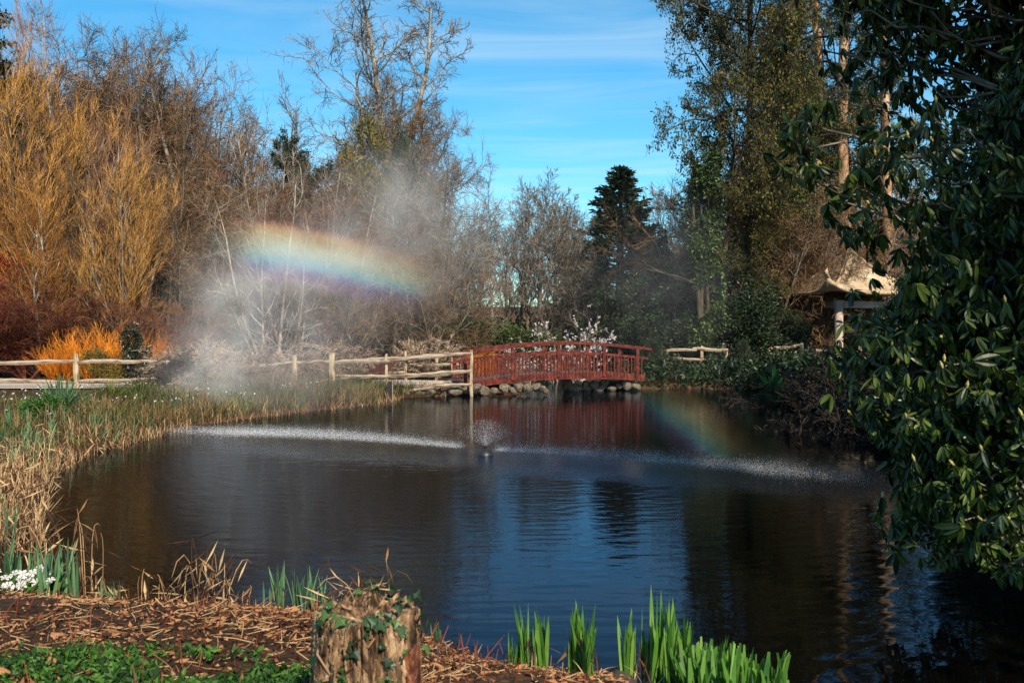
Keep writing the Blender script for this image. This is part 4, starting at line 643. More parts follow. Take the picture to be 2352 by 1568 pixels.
# ---------------------------------------------------------------- the pagoda
PX, PY = X(1950, 39.5), 39.5; PZ = gz(PX, PY); pg = empty('pagoda', (PX, PY, PZ), RAD(14), label='small pale stone pagoda with an upturned roof on the right bank', cat='pavilion')
hw = 1.22; eav = 2.25; zt = Z(690, 38.5) - PZ; zroof = zt + .18
for sx in (-1, 1):
    for sy in (-1, 1):
        g = Geo(); t = np.linspace(0, 1, 8); P = np.stack([np.full(8, sx * hw), np.full(8, sy * hw), t * zt], -1); tubes(g, P, np.where((t < .05) | (t > .95), .19, .165), 12); obj('pillar', g.mesh('pillar', True), M['plaster'], pg)
g = Geo(); box(g, (0, 0, .02), (3.2, 3.2, .24)); obj('base', g.mesh('base'), M['plaster'], pg)
for a in range(4):
    Rz = rotz(a * pi / 2); g = Geo(); box(g, Rz @ np.array([0, hw, zt - .16]), (2 * hw - .34, .16, .26), Rz); obj('beam', g.mesh('beam'), M['plaster'], pg)
n = 25; s = np.linspace(-1, 1, n); gxx, gyy = np.meshgrid(s, s); rr = np.maximum(np.abs(gxx), np.abs(gyy)); mn = np.minimum(np.abs(gxx), np.abs(gyy))
hz = 1.75 * (1 - rr) ** 1.7 + .50 * (mn * rr) ** 4 + .05 * rr ** 6
top = np.stack([gxx * eav * (1 + .10 * (mn * rr) ** 6), gyy * eav * (1 + .10 * (mn * rr) ** 6), hz + zroof + .10], -1).reshape(-1, 3); bot = top - [0, 0, .13]
i = (np.arange(n - 1)[:, None] * n + np.arange(n - 1)[None, :]).ravel(); q = np.stack([i, i + 1, i + n + 1, i + n], -1); g = Geo(); g.add(np.concatenate([top, bot]), np.concatenate([q, q[:, ::-1] + n * n]))
ed = [k for k in range(n)] + [k * n + n - 1 for k in range(1, n)] + [(n - 1) * n + k for k in range(n - 2, -1, -1)] + [k * n for k in range(n - 2, 0, -1)]
gg = Geo(); gg.add(np.concatenate([top, bot]), np.concatenate([q, q[:, ::-1] + n * n, np.array([[a, a + n * n, b + n * n, b] for a, b in zip(ed, ed[1:] + ed[:1])])])); rf = obj('roof', gg.mesh('roof', True), M['roof'], pg)
for sx in (-1, 1):
    for sy in (-1, 1):
        t = np.linspace(0, 1, 16); r_ = t * 1.0; P = np.stack([sx * eav * r_ * (1 + .10 * r_ ** 12), sy * eav * r_ * (1 + .10 * r_ ** 12), 1.75 * (1 - r_) ** 1.7 + .50 * r_ ** 8 + .05 * r_ ** 6 + zroof + .13], -1)
        P = np.concatenate([P, P[-1:] + [[sx * .08, sy * .08, .06], [sx * .12, sy * .12, .17], [sx * .09, sy * .09, .28]]]); g = Geo(); tubes(g, P, np.concatenate([np.full(16, .065), [.075, .07, .05]]), 7); obj('roof_ridge', g.mesh('roof_ridge', True), M['roof'], rf)
g = Geo(); zz = zroof + 1.72; tubes(g, np.array([[0, 0, zz], [0, 0, zz + .1], [0, 0, zz + .18], [0, 0, zz + .32], [0, 0, zz + .46], [0, 0, zz + .7]]), np.array([.22, .2, .11, .17, .11, .03]), 10); obj('finial', g.mesh('finial', True), M['roof'], pg)
# ---------------------------------------------------------------- the fountain
fo = empty('floating_fountain', (FX, FY, 0), label='dark domed floating fountain nozzle in the middle of the pond', cat='fountain')
g = Geo(); t = np.linspace(0, 1, 9); tubes(g, np.stack([0 * t, 0 * t, -.03 + .125 * np.sin(t * pi / 2)], -1), .14 * np.cos(t * pi / 2 * .97), 20); obj('float', g.mesh('float', True), M['black'], fo)
g = Geo(); tubes(g, np.array([[0, 0, .11], [0, 0, .15], [0, 0, .16]]), np.array([.03, .03, .02]), 10); obj('nozzle', g.mesh('nozzle', True), M['black'], fo)
rng = np.random.default_rng(500); n = 60000; side = (rng.uniform(0, 1, n) > .62).astype(int); az0 = math.atan2(LD[1], LD[0]); az = az0 + np.where(side == 0, 0, pi) + rng.normal(0, .05, n)
reach = np.where(side == 0, 7.2, 6.2) * rng.uniform(.75, 1.04, n); s = np.where(side == 0, rng.uniform(.03, 1, n) ** .75, rng.uniform(.03, 1, n) ** .95); hgt_ = (.05 + .12 * rng.uniform(0, 1, n) ** 2) * 4 * s * (1 - s) + .06 * (1 - s) + rng.exponential(.03, n); d = s * reach
P = np.stack([FX + np.cos(az) * d, FY + np.sin(az) * d, hgt_ + .01], -1) + rng.normal(0, .04, (n, 3)) * [1, 1, .3]; P[:, 2] = np.abs(P[:, 2])
n2 = 2600; a = rng.uniform(0, 2 * pi, n2); e_ = np.radians(rng.uniform(25, 85, n2)); r_ = rng.uniform(0, 1, n2) ** .7 * .5; P = np.concatenate([P, np.stack([FX + np.cos(a) * np.cos(e_) * r_, FY + np.sin(a) * np.cos(e_) * r_, .14 + np.sin(e_) * r_ * .9], -1)])
r = rng.uniform(.0012, .0030, len(P)) * np.where(rng.uniform(0, 1, len(P)) > .97, 1.9, 1); tet = nrm(np.array([[1, 1, 1], [1, -1, -1], [-1, 1, -1], [-1, -1, 1.]]))
V = P[:, None, :] + tet[None] * r[:, None, None]; ix = np.arange(len(P))[:, None] * 4; g = Geo(); g.add(V.reshape(-1, 3), None, np.concatenate([ix + [0, 1, 2], ix + [0, 3, 1], ix + [0, 2, 3], ix + [1, 3, 2]]))
tag(obj('spray_droplets', g.mesh('spray_droplets'), M['droplet']), 'low sheets of water drops thrown from the fountain across the pond', 'water spray', kind='stuff')
# ---------------------------------------------------------------- blades: grass, irises, reeds
def blades(g, P, rng, L, w, lean=.15, bend=.25, n=4, az=None, tipw=.0, power=.7):
    k = len(P); L = np.broadcast_to(L, k) * rng.uniform(.65, 1.2, k); w = np.broadcast_to(w, k) * rng.uniform(.75, 1.2, k)
    a = rng.uniform(0, 2 * pi, k) if az is None else az; ln = np.abs(rng.normal(0, lean, k)); bd = bend * rng.uniform(-.2, 1.2, k)
    h = np.stack([np.cos(a), np.sin(a), 0 * a], -1); sa = a + pi / 2 + rng.normal(0, .8, k); s = np.stack([np.cos(sa), np.sin(sa), 0 * sa], -1)
    t = np.linspace(0, 1, n + 1); off = np.sin(ln)[:, None] * t + bd[:, None] * t ** 2.2; up = t[None] * np.cos(ln)[:, None] * (1 - .35 * np.maximum(bd, 0)[:, None] * t)
    C = P[:, None, :] + L[:, None, None] * (off[..., None] * h[:, None, :] + up[..., None] * np.array([0, 0, 1.]))
    ww = w[:, None] / 2 * ((.75 + .5 * t) * np.maximum(1 - t ** 3, 0) ** power + tipw)[None]
    V = np.stack([C - s[:, None] * ww[..., None], C + s[:, None] * ww[..., None]], 2); i = np.arange(k)[:, None] * (n + 1) * 2 + np.arange(n)[None] * 2; i = i.ravel()
    g.add(V.reshape(-1, 3), np.stack([i, i + 1, i + 3, i + 2], -1))
def reeds(g, P, rng, L, r=.0035, leafy=3):       # dead stalks whose tips fold over
    k = len(P); a = rng.uniform(0, 2 * pi, k); h = np.stack([np.cos(a), np.sin(a), 0 * a], -1); L = np.broadcast_to(L, k) * rng.uniform(.6, 1.25, k); tip = rng.uniform(.1, 1, k)
    t = np.array([0, .35, .65, .8, .9, 1.0]); ox = np.array([0, .03, .08, .15, .24, .30]); oz = np.array([0, .36, .68, .78, .72, .56])
    lean = rng.normal(0, .10, (k, 2)); straight = np.array([0, .38, .72, .88, .97, 1.05])
    zz = straight * (1 - tip[:, None]) + oz * tip[:, None]; oo = ox * tip[:, None] * 1.2
    C = P[:, None] + L[:, None, None] * (h[:, None] * oo[..., None] + np.stack([lean[:, :1] * t, lean[:, 1:] * t, zz], -1))
    tubes(g, C, np.tile(r * np.array([1.2, 1.1, 1, .9, .8, .4]), (k, 1)), 3, False)
    for q in range(leafy):
        m_ = rng.uniform(0, 1, k) > .35; j = rng.integers(1, 5, k); b = C[np.arange(k), j][m_]; dn = nrm(np.stack([rng.normal(0, .5, m_.sum()), rng.normal(0, .5, m_.sum()), rng.normal(-.5, .6, m_.sum())], -1)); leaves(g, b, rng, .22, .022, dn, .3)
def on_ground(x, y, dz=0): return np.stack([x, y, ground(x, y) + dz], -1)
def scatter(rng, n, x0, x1, y0, y1, fn):
    x = rng.uniform(x0, x1, n); y = rng.uniform(y0, y1, n); k = fn(x, y, sdist(x, y)) > rng.uniform(0, 1, n); return x[k], y[k]
rng = np.random.default_rng(600)
def farbank(x, y, d): return np.where((d > .1) & (y < 29.3 + .0 * x), np.clip(1.2 - d / 6.5, 0, 1), 0) * (1 - .75 * ((x < -10.2) & (d > 2.0))) * (1 - .97 * ((x < -10.2) & (y > 26.8)))
x, y = scatter(rng, 60000, -15, -1.0, 15.5, 28.8, farbank); g = Geo(); blades(g, on_ground(x, y, -.02), rng, .14 + .50 * vnoise(x * .9, y * .9, 2) ** 1.5, .011, .4, .5, 3)
tag(obj('grass', g.mesh('grass'), M['grass']), 'long green grass on the far bank in front of the fence', 'grass', kind='stuff')
x, y = scatter(rng, 60000, -13, -1.0, 15.5, 29.0, lambda x, y, d: np.where((d > -.02) & (x > -8.5), np.clip(1.25 - d / 6.5, 0, 1) * np.clip((vnoise(x * .8, y * .8, 4) - .30) * 4, 0, 1), 0)); g = Geo(); blades(g, on_ground(x, y, -.02), rng, .22 + .5 * vnoise(x * .8, y * .8, 4), .011, .45, .6, 3)
tag(obj('sedge', g.mesh('sedge'), M['sedge']), 'brown and green sedge along the far bank', 'sedge', kind='stuff')
def edge(x, y, d): return np.where((d > -.35) & (d < .75), 1.0, 0)
x, y = scatter(rng, 46000, -8.8, -1.8, 8.9, 29.5, lambda x, y, d: edge(x, y, d) * np.clip((vnoise(x * 1.2, y * 1.2, 6) - .12) * 3, 0, 1) * np.where(y > 19.5, .45, .8)); g = Geo(); blades(g, on_ground(x, y, 0) * [1, 1, 0] + np.stack([0 * x, 0 * x, np.maximum(ground(x, y), -.1)], -1), rng, np.where(y > 19.5, .28, .34), .011, .35, .6, 4)
x, y = scatter(rng, 2600, -8.2, -3.0, 8.7, 17, lambda x, y, d: np.where((d > -.42) & (d < .6), 1, 0) * np.clip((vnoise(x * 1.5, y * 1.5, 7) - .2) * 3, 0, 1)); reeds(g, np.stack([x, y, np.maximum(ground(x, y), -.1)], -1), rng, .38)
tag(obj('dead_reeds', g.mesh('dead_reeds'), M['straw']), 'straw coloured dead reeds along the left water edge', 'reeds', kind='stuff')
x, y = scatter(rng, 520, -12, -4, 18, 28, lambda x, y, d: np.where((d > .8) & (x < -5.2), .8, 0)); f = Geo(); Pf = on_ground(x, y, .28); leaves(f, Pf, rng, .05, .04); leaves(f, Pf, rng, .05, .04)
tag(obj('bank_flowers', f.mesh('bank_flowers'), M['petal_white']), 'tiny white flowers speckled through the far bank grass', 'flowers', kind='stuff')
# iris clumps -------------------------------------------------------
def iris_mesh(seed, n, L, w, rad, base=0.0):
    rng = np.random.default_rng(seed); fans = max(1, n // 7); fa = rng.uniform(0, 2 * pi, fans); fr = rng.uniform(0, rad, fans); g = Geo(); k = rng.integers(0, fans, n)
    P = np.stack([np.cos(fa[k]) * fr[k] + rng.normal(0, .02, n), np.sin(fa[k]) * fr[k] + rng.normal(0, .02, n), np.full(n, base)], -1); blades(g, P, rng, L, w, .11, .10, 5, power=.8); return g.mesh('leaves')
IM = [iris_mesh(610 + q, 27, .48, .036, .16) for q in range(4)]; IS = [iris_mesh(620 + q, 26, .40, .022, .30) for q in range(4)]
def iris(x, y, s, me, label, group, m='iris', zb=None, rz=None):
    z = max(gz(x, y), -.12) if zb is None else zb; e = empty('iris_clump', (x, y, z), random.uniform(0, 6) if rz is None else rz, s, label, 'iris', group); obj('leaves', me, M[m], e)
    if m == 'iris': obj('dead_leaves', DL, M['straw'], e)
    return e
_r = np.random.default_rng(633); _g = Geo(); blades(_g, _r.normal(0, .07, (6, 3)) * [1, 1, 0], _r, .30, .014, .4, .9, 5); reeds(_g, _r.normal(0, .06, (2, 3)) * [1, 1, 0], _r, .34, .004, 2); DL = _g.mesh('dead_leaves')
IG = 'iris clumps at the near water edge'
for i, (u, v, Y, me, lb) in enumerate([(1175, 1460, 5.35, 0, 'narrow iris clump leftmost in the near row of fresh green irises'), (1232, 1405, 5.3, 1, 'tall iris clump with a dead brown blade, second from the left in the near row'), (1330, 1392, 5.2, 2, 'wide iris clump left of the dark log end'), (1362, 1440, 5.0, 3, 'shorter iris clump touching the left side of the dark log end'), (1455, 1420, 5.2, 1, 'iris clump just right of the dark log end'), (1508, 1385, 5.1, 0, 'iris clump holding the tallest blade of the near row'), (1575, 1425, 5.1, 2, 'iris clump near the right end of the row, above the cut leaves'), (1640, 1470, 5.0, 3, 'iris clump standing over the cut leaf stubs'), (1695, 1500, 4.9, 1, 'last iris clump at the right end of the row'), (1290, 1480, 4.7, 3, 'low iris clump between the two tall left clumps'), (1545, 1500, 4.75, 0, 'low iris clump in front of the tallest blade')]):
    x = X(u, Y); z0 = max(gz(x, Y), -.05); s = (Z(v, Y) - z0) / .46
    if u in (1290, 1545): continue
    iris(x, Y, (s * .8, s * .8, s), IM[me], lb, IG, zb=z0 - .02, rz=i * 1.1)
rng = np.random.default_rng(640); n = 220; xx = rng.uniform(X(1560, 4.9), X(1760, 4.9), n); yy = rng.uniform(4.4, 5.0, n); g = Geo(); blades(g, on_ground(xx, yy), rng, .24, .020, .25, .1, 2, tipw=.5)
tag(obj('cut_iris', g.mesh('cut_iris'), M['iris']), 'cut iris leaf stubs at the right end of the near bank', 'iris leaves', kind='stuff')
BG = 'small iris clumps on the left bank'
for i, (u, v, s, lb) in enumerate([(25, 1015, 1.0, 'bluish iris clump at the left edge beside the bright green bush'), (60, 1018, .85, 'bluish iris clump left of the bright green bush'), (100, 1012, .9, 'iris clump in front of the bright green bush'), (205, 1012, .7, 'iris clump right of the bright green bush'), (300, 990, .8, 'iris clump in the reeds above the tip of the left bank'), (345, 985, .7, 'iris clump at the tip of the left bank where the spray falls'), (615, 948, .6, 'small iris clump at the misty water edge below the sign'), (680, 945, .7, 'small iris clump at the water edge below the thick post'), (828, 928, .8, 'green iris clump below the sedge tussock'), (860, 926, .7, 'green iris clump beside the black board'), (400, 968, .6, 'iris clump at the water edge in the mist')]):
    x, y = wat(u, v); iris(x, y, s, IS[i % 4], lb, BG, 'iris_blue')
for i, (u, Y, s, lb) in enumerate([(10, 7.7, 1.3, 'iris clump behind the white primroses at the left edge'), (55, 7.6, 1.15, 'iris clump right of the one at the left edge'), (118, 7.4, 1.1, 'iris clump right of the white primroses'), (160, 7.35, 1.05, 'iris clump leaning over the water right of the primroses'), (235, 7.25, .6, 'small iris clump among dead reeds on the near left bank'), (545, 7.15, .5, 'small iris clump left of the cut iris patch'), (620, 7.0, .85, 'thick iris patch left of the stump'), (665, 6.95, .8, 'iris clump nearest the stump on its left'), (700, 6.9, .75, 'iris tuft hard against the left side of the stump'), (745, 6.95, .75, 'iris clump rising behind the stump'), (1008, 6.6, .5, 'pale iris shoots right of the stump')]):
    x = X(u, Y); iris(x, Y, s, IS[i % 4], lb, 'iris clumps on the near left bank', 'iris_blue')
def tussock(u, v, s, label, m, L=.7, n=420, w=.012, name='tussock'):
    x, y = wat(u, v); rng = np.random.default_rng(int(u)); g = Geo(); a = rng.uniform(0, 2 * pi, n); P = np.stack([np.cos(a) * .16 * rng.uniform(0, 1, n), np.sin(a) * .16 * rng.uniform(0, 1, n), 0 * a], -1); blades(g, P, rng, L, w, .35, .6, 5, az=a)
    e = empty(name, (x, y, gz(x, y) - .02), 0, s, label, 'plant'); obj('leaves', g.mesh('leaves'), M[m], e)
tussock(815, 912, .95, 'sedge tussock in front of the rails left of the black board', 'sedge'); tussock(775, 915, .8, 'smaller sedge tussock at the foot of the thick post', 'sedge')
x, y = scatter(rng, 2600, -9.5, -4.2, 9.0, 19.5, lambda x, y, d: np.where((d > -.1) & (d < 1.6), np.clip((vnoise(x * 1.3, y * 1.3, 19) - .45) * 4, 0, 1), 0)); g = Geo(); blades(g, on_ground(x, y, -.02), rng, .46, .022, .2, .25, 4)
tag(obj('bank_greenery', g.mesh('bank_greenery'), M['iris_blue']), 'bluish green leaves growing through the reeds of the left bank', 'leaves', kind='stuff')
tussock(145, 985, .95, 'dark bluish leaved clump on the left bank', 'iris_blue', .85, 160, .03); tussock(255, 960, .8, 'yellow green grassy clump left of the bank tip', 'grass', .8, 500); tussock(320, 950, .75, 'yellow green grassy clump right of the dark bluish one', 'grass', .8, 500)
x, y = wat(105, 1003); e = empty('green_bush', (x, y, gz(x, y)), 0, .36, 'low bright green feathery bush on the left bank', 'bush'); rng = np.random.default_rng(650); P, d = cloud(rng, [(0, 0, .6, 1.3, .9, .8)], 5200, .3); g = Geo(); leaves(g, P, rng, .22, .07, d, .8); obj('foliage', g.mesh('foliage'), M['cover'], e)
x = X(1768, 32); e = empty('fern', (x, 31.6, gz(x, 31.6)), 0, 1.0, 'sunlit green fern on the shaded right bank', 'fern'); rng = np.random.default_rng(651); g = Geo(); a = rng.uniform(0, 6.28, 40); blades(g, np.zeros((40, 3)), rng, .95, .11, .4, .55, 6, az=a); obj('fronds', g.mesh('fronds'), M['iris'], e)
# ---------------------------------------------------------------- near bank
rng = np.random.default_rng(700)
def nearb(x, y, d): return np.where(d > .02, np.clip((fbm(x * 2.3, y * 2.6, 17, 3) - .30) * 5, .45, 1), 0)
x, y = scatter(rng, 30000, -4.6, .6, 3.2, 8.2, nearb); g = Geo(); k = len(x); P = on_ground(x, y, .02) + rng.normal(0, .01, (k, 3)); leaves(g, P, rng, .032 * np.exp(rng.normal(0, .45, k)), .020 * np.exp(rng.normal(0, .4, k)), np.stack([rng.normal(0, 1, k), rng.normal(0, 1, k), rng.normal(0, .18, k)], -1), .1, .25)
tag(obj('leaf_litter', g.mesh('leaf_litter'), M['litter']), 'brown dead leaves over the near bank', 'dead leaves', kind='stuff')
x, y = scatter(rng, 5200, -4.6, .5, 3.2, 7.9, nearb); k = len(x); a = rng.uniform(0, 6.28, k); L = rng.uniform(.04, .22, k); P = on_ground(x, y, .025); D = np.stack([np.cos(a), np.sin(a), rng.normal(.05, .16, k)], -1); C = P[:, None] + D[:, None] * (L[:, None] * np.linspace(-.5, .5, 3)[None])[..., None] + rng.normal(0, .004, (k, 3, 3)); g = Geo(); tubes(g, C, np.tile([.0026, .0024, .0018], (k, 1)), 3, False)
tag(obj('straw_litter', g.mesh('straw_litter'), M['straw']), 'broken straw and twigs lying on the near bank', 'twigs', kind='stuff')
x, y = scatter(rng, 800, -4.6, .7, 3.6, 7.5, lambda x, y, d: np.where((d > .02) & (vnoise(x * 2.2, y * 2.2, 9) > .45), .7, 0)); k = len(x); P = on_ground(x, y); D = np.stack([rng.normal(0, .32, k), rng.normal(0, .32, k), np.ones(k)], -1); L = rng.uniform(.04, .17, k); C = P[:, None] + D[:, None] * (L[:, None] * np.linspace(0, 1, 3)[None])[..., None]; g = Geo(); tubes(g, C, np.tile([.003, .0028, .0018], (k, 1)), 3, False)
tag(obj('red_shoots', g.mesh('red_shoots'), M['red_shoot']), 'short red shoots sprouting through the near bank litter', 'shoots', kind='stuff')
def cov(x, y, d): return np.where(d > .45, np.clip((fbm(x * 3.0, y * 4.0, 13, 3) - .43 - .75 * np.maximum(y - 4.55, 0) + .10 * np.clip(x + 2.0, -1.5, .8)) * 8, 0, .8), 0)
x, y = scatter(rng, 6500, -3.0, -.6, 3.9, 5.6, cov); g = Geo()
for q in range(4):
    k = len(x); a = rng.uniform(0, 6.28, k); P = on_ground(x, y, .015) + np.stack([np.cos(a) * .012, np.sin(a) * .012, rng.uniform(0, .05, k)], -1); leaves(g, P, rng, .036 * rng.uniform(.5, 1.5, k), .022 * rng.uniform(.6, 1.4, k), np.stack([np.cos(a), np.sin(a), rng.uniform(-.1, .9, k)], -1), .4, .25)
tag(obj('ground_cover', g.mesh('ground_cover'), M['cover']), 'low bright green leafy ground cover at the bottom left', 'ground cover', kind='stuff')
rng = np.random.default_rng(720); P = np.zeros((0, 3)); x, y = scatter(rng, 700, -3.6, .0, 6.2, 7.7, lambda x, y, d: np.where((d > -.1) & (d < .4), .5, 0)); g = Geo(); blades(g, on_ground(x, y), rng, .16, .012, .5, .6, 3)
tag(obj('bank_straw', g.mesh('bank_straw'), M['straw']), 'short bleached leaf stubs along the near water edge', 'dead leaves', kind='stuff')
RSM = []
for q in range(5):
    rng = np.random.default_rng(730 + q); g = Geo(); reeds(g, np.stack([rng.normal(0, .06, 6), rng.normal(0, .04, 6), np.zeros(6)], -1), rng, .60, .0036, 4); RSM.append(g.mesh('stalks'))
for i, (u, v, Y, lb) in enumerate([(150, 1195, 7.9, 'dead reed stems standing in the water beside the reed bed'), (215, 1205, 8.0, 'lone dead reed standing in the dark water right of the reed bed'), (182, 1230, 7.7, 'short dead reeds with red bases left of the lone one'), (245, 1325, 7.35, 'dead reeds folded over right of the small left iris'), (285, 1330, 7.3, 'dead reeds at the water edge above the leaf litter'), (350, 1320, 7.25, 'thin dead reeds in the middle of the near left bank'), (393, 1310, 7.2, 'upright dead reed with a broken head, left of the tall bent ones'), (425, 1300, 7.2, 'dead reeds with a dark red blade, left of the tallest'), (455, 1182, 6.9, 'tallest dead reed with a drooping head'), (482, 1245, 7.1, 'tall branching dead reed left of the bent stalk'), (520, 1300, 7.0, 'bent dead stalk right of the tall branching reed'), (545, 1340, 7.05, 'short dead reeds left of the iris patch'), (745, 1300, 6.85, 'dead reeds rising behind the left shoulder of the stump'), (808, 1290, 6.85, 'dead reed with a looped tip behind the stump'), (830, 1310, 6.8, 'dead reeds behind the middle of the stump'), (862, 1303, 6.8, 'reddish dead reed behind the right half of the stump')]):
    x = X(u, Y); z0 = max(gz(x, Y), -.08); s = (Z(v, Y) - z0) / .60; e = empty('dead_reed', (x, Y, z0 - .01), i * 1.7, (1, 1, s), lb, 'reed', 'dead reeds at the near water edge'); obj('stalks', RSM[i % 5], M['straw'], e)
# primroses -----------------------------------------------------------
e0x, e0y = X(40, 7.2), 7.2; e = empty('primrose_clump', (e0x, e0y, gz(e0x, e0y)), 0, None, 'clump of white primroses at the left edge of the near bank', 'flowers')
rng = np.random.default_rng(740); k = 260; a = rng.uniform(0, 6.28, k); r = .27 * rng.uniform(0, 1, k) ** .6; g = Geo(); leaves(g, np.stack([np.cos(a) * r, np.sin(a) * r, rng.uniform(0, .09, k)], -1), rng, .11, .05, np.stack([np.cos(a) * .6, np.sin(a) * .6, np.full(k, .5)], -1), .4); obj('leaves', g.mesh('leaves'), M['cover'], e)
fm = Geo()
for q in range(5):
    A = q * 2 * pi / 5; c, s = math.cos(A), math.sin(A); c2, s2 = math.cos(A + .45), math.sin(A + .45); c3, s3 = math.cos(A - .45), math.sin(A - .45); fm.add([[0, 0, 0], [.026 * c3, .026 * s3, .004], [.032 * c, .032 * s, .0], [.026 * c2, .026 * s2, .004]], [[0, 1, 2, 3]])
fme = fm.mesh('flower')
for q in range(34):
    a = rng.uniform(0, 6.28); r = .26 * rng.uniform(0, 1) ** .5; o = obj('flower', fme, M['petal_white'], e, (math.cos(a) * r, math.sin(a) * r, .11 + rng.uniform(0, .07))); o.rotation_euler = (rng.uniform(.3, 1.1), 0, rng.uniform(-.9, .9)); o.scale = (rng.uniform(.9, 1.3),) * 3
# a stick in the ground cover and the pale fallen one
g = Geo(); tubes(g, np.array([at(118, 1500, 4.5), at(108, 1530, 4.45), at(112, 1562, 4.4), at(118, 1600, 4.4)]), np.array([.005, .010, .013, .014]), 5); tag(obj('broken_stick', g.mesh('broken_stick'), M['straw']), 'pale split stick standing in the green ground cover', 'stick')
g = Geo(); tubes(g, np.array([at(-30, 1552, 4.5), at(30, 1548, 4.5), at(72, 1553, 4.45)]), np.array([.011, .012, .009]), 5); tag(obj('fallen_stick', g.mesh('fallen_stick'), M['straw']), 'pale stick lying at the bottom left corner', 'stick')
# log end between the irises
g = Geo(); c = at(1420, 1552, 5.3); d = np.array([.05, -.95, -.10]); t = np.linspace(0, 1, 7); P = c + d * t[:, None] * 1.0; tubes(g, P, np.array([.06, .085, .09, .09, .09, .09, .09]), 14); tag(obj('log', g.mesh('log', True), M['bark_dark']), 'dark wet log lying between the near irises', 'log')
# ---------------------------------------------------------------- the stump
SY = 3.8; SX = X(845, SY); SZ = gz(SX, SY) - .1; ST = Z(1398, SY) - SZ; e = empty('ivy_stump', (SX, SY, SZ), 0, None, 'rotten brown tree stump with ivy on it at the bottom of the photo', 'stump')
nt, nz_ = 320, 180; th = np.linspace(0, 2 * pi, nt, endpoint=False); zz = np.linspace(0, 1, nz_); TH, ZZ_ = np.meshgrid(th, zz); r0 = .182 * (1 + .10 * (1 - ZZ_) ** 2 - .07 * ZZ_ ** 3)
wx = TH * 6 / (2 * pi); 
def per(f, sx, sz, seed): return fbm(np.cos(TH) * sx + 7, np.sin(TH) * sx + ZZ_ * sz + 3, seed, 4)
ridge = np.abs(per(0, 5.5, .7, 21) - .47) * 2; rg2 = np.abs(per(0, 13, 1.6, 22) - .47) * 2; ch = per(0, 9, 7, 23) - .45
rad = r0 + .070 * np.minimum(ridge * 2.2, .5) - .026 + .030 * np.minimum(rg2 * 2.6, .42) + .05 * ch + .03 * (per(0, 30, 22, 24) - .45)
zt_ = ST * ZZ_ + np.where(ZZ_ > .55, ((ZZ_ - .55) / .45) ** 2 * (.06 * (per(0, 6, 0, 31) - .5) + .07 * (per(0, 18, 0, 32) - .5)), 0) + .018 * np.cos(TH - 2) * ZZ_
V = np.stack([np.cos(TH) * rad, np.sin(TH) * rad, zt_], -1).reshape(-1, 3); i = np.arange(nz_ - 1)[:, None] * nt; j = np.arange(nt)[None]; Q = np.stack([i + j, i + (j + 1) % nt, i + nt + (j + 1) % nt, i + nt + j], -1).reshape(-1, 4); g = Geo()
rim = V[-nt:]; caps = [V]; nr = 14
for q in range(1, nr + 1):
    f = 1 - q / (nr + .3); cz = ST + .0; ring = rim * [f, f, 0]; ring[:, 2] = rim[:, 2] * f ** .6 + (1 - f ** .6) * cz - .05 * (1 - f) + .03 * (fbm(ring[:, 0] * 22 + 5, ring[:, 1] * 22, 33) - .5); caps.append(ring)
VV = np.concatenate(caps); QQ = [Q]; b0 = (nz_ - 1) * nt
for q in range(nr): a_ = b0 + q * nt; jj = np.arange(nt); QQ.append(np.stack([a_ + jj, a_ + (jj + 1) % nt, a_ + nt + (jj + 1) % nt, a_ + nt + jj], -1))
g.add(VV, np.concatenate(QQ)); obj('wood', g.mesh('wood', True), M['stump'], e)
# strip of red bark on the right, and splinters
th2 = np.linspace(-1.25, .25, 22); z2 = np.linspace(0, 1, 30); T2, Z2 = np.meshgrid(th2, z2); wv = 1 + .10 * (fbm(Z2 * 7, T2 * 3, 41) - .5); hB = (Z(1462, SY) - SZ) * (1 - .10 * np.abs(T2 + .4) * Z2 ** 3); rB = .040 * wv
cxB, cyB = .158, -.05; V = np.stack([cxB + .012 * (1 - Z2) + np.cos(T2 * 1.9 + .1) * rB * 1.15, cyB + np.sin(T2 * 1.9 - .2) * rB * 1.3, Z2 * hB], -1).reshape(-1, 3); i = (np.arange(29)[:, None] * 22 + np.arange(21)[None]).ravel(); g = Geo(); g.add(V, np.stack([i, i + 1, i + 23, i + 22], -1)); me = g.mesh('bark', True); o = obj('bark', me, M['red_bark'], e); sm = o.modifiers.new('solid', 'SOLIDIFY'); sm.thickness = .012
rng = np.random.default_rng(750)
for q in range(16):
    a = rng.uniform(-pi + .2, -.15); z0 = rng.uniform(.1, .7) * ST; L = rng.uniform(.12, .34); z1 = min(z0 + L, ST + rng.uniform(-.06, .03)); t = np.linspace(0, 1, 6); rr_ = .193 - .014 * ((z0 + (z1 - z0) * t) / ST) ** 2; P = np.stack([np.cos(a + .05 * t) * rr_, np.sin(a + .05 * t) * rr_, z0 + (z1 - z0) * t], -1); g = Geo(); sweep(g, P, rng.uniform(.008, .026), .012, up=(math.cos(a), math.sin(a), .02)); obj('splinter', g.mesh('splinter'), M['stump'], e)
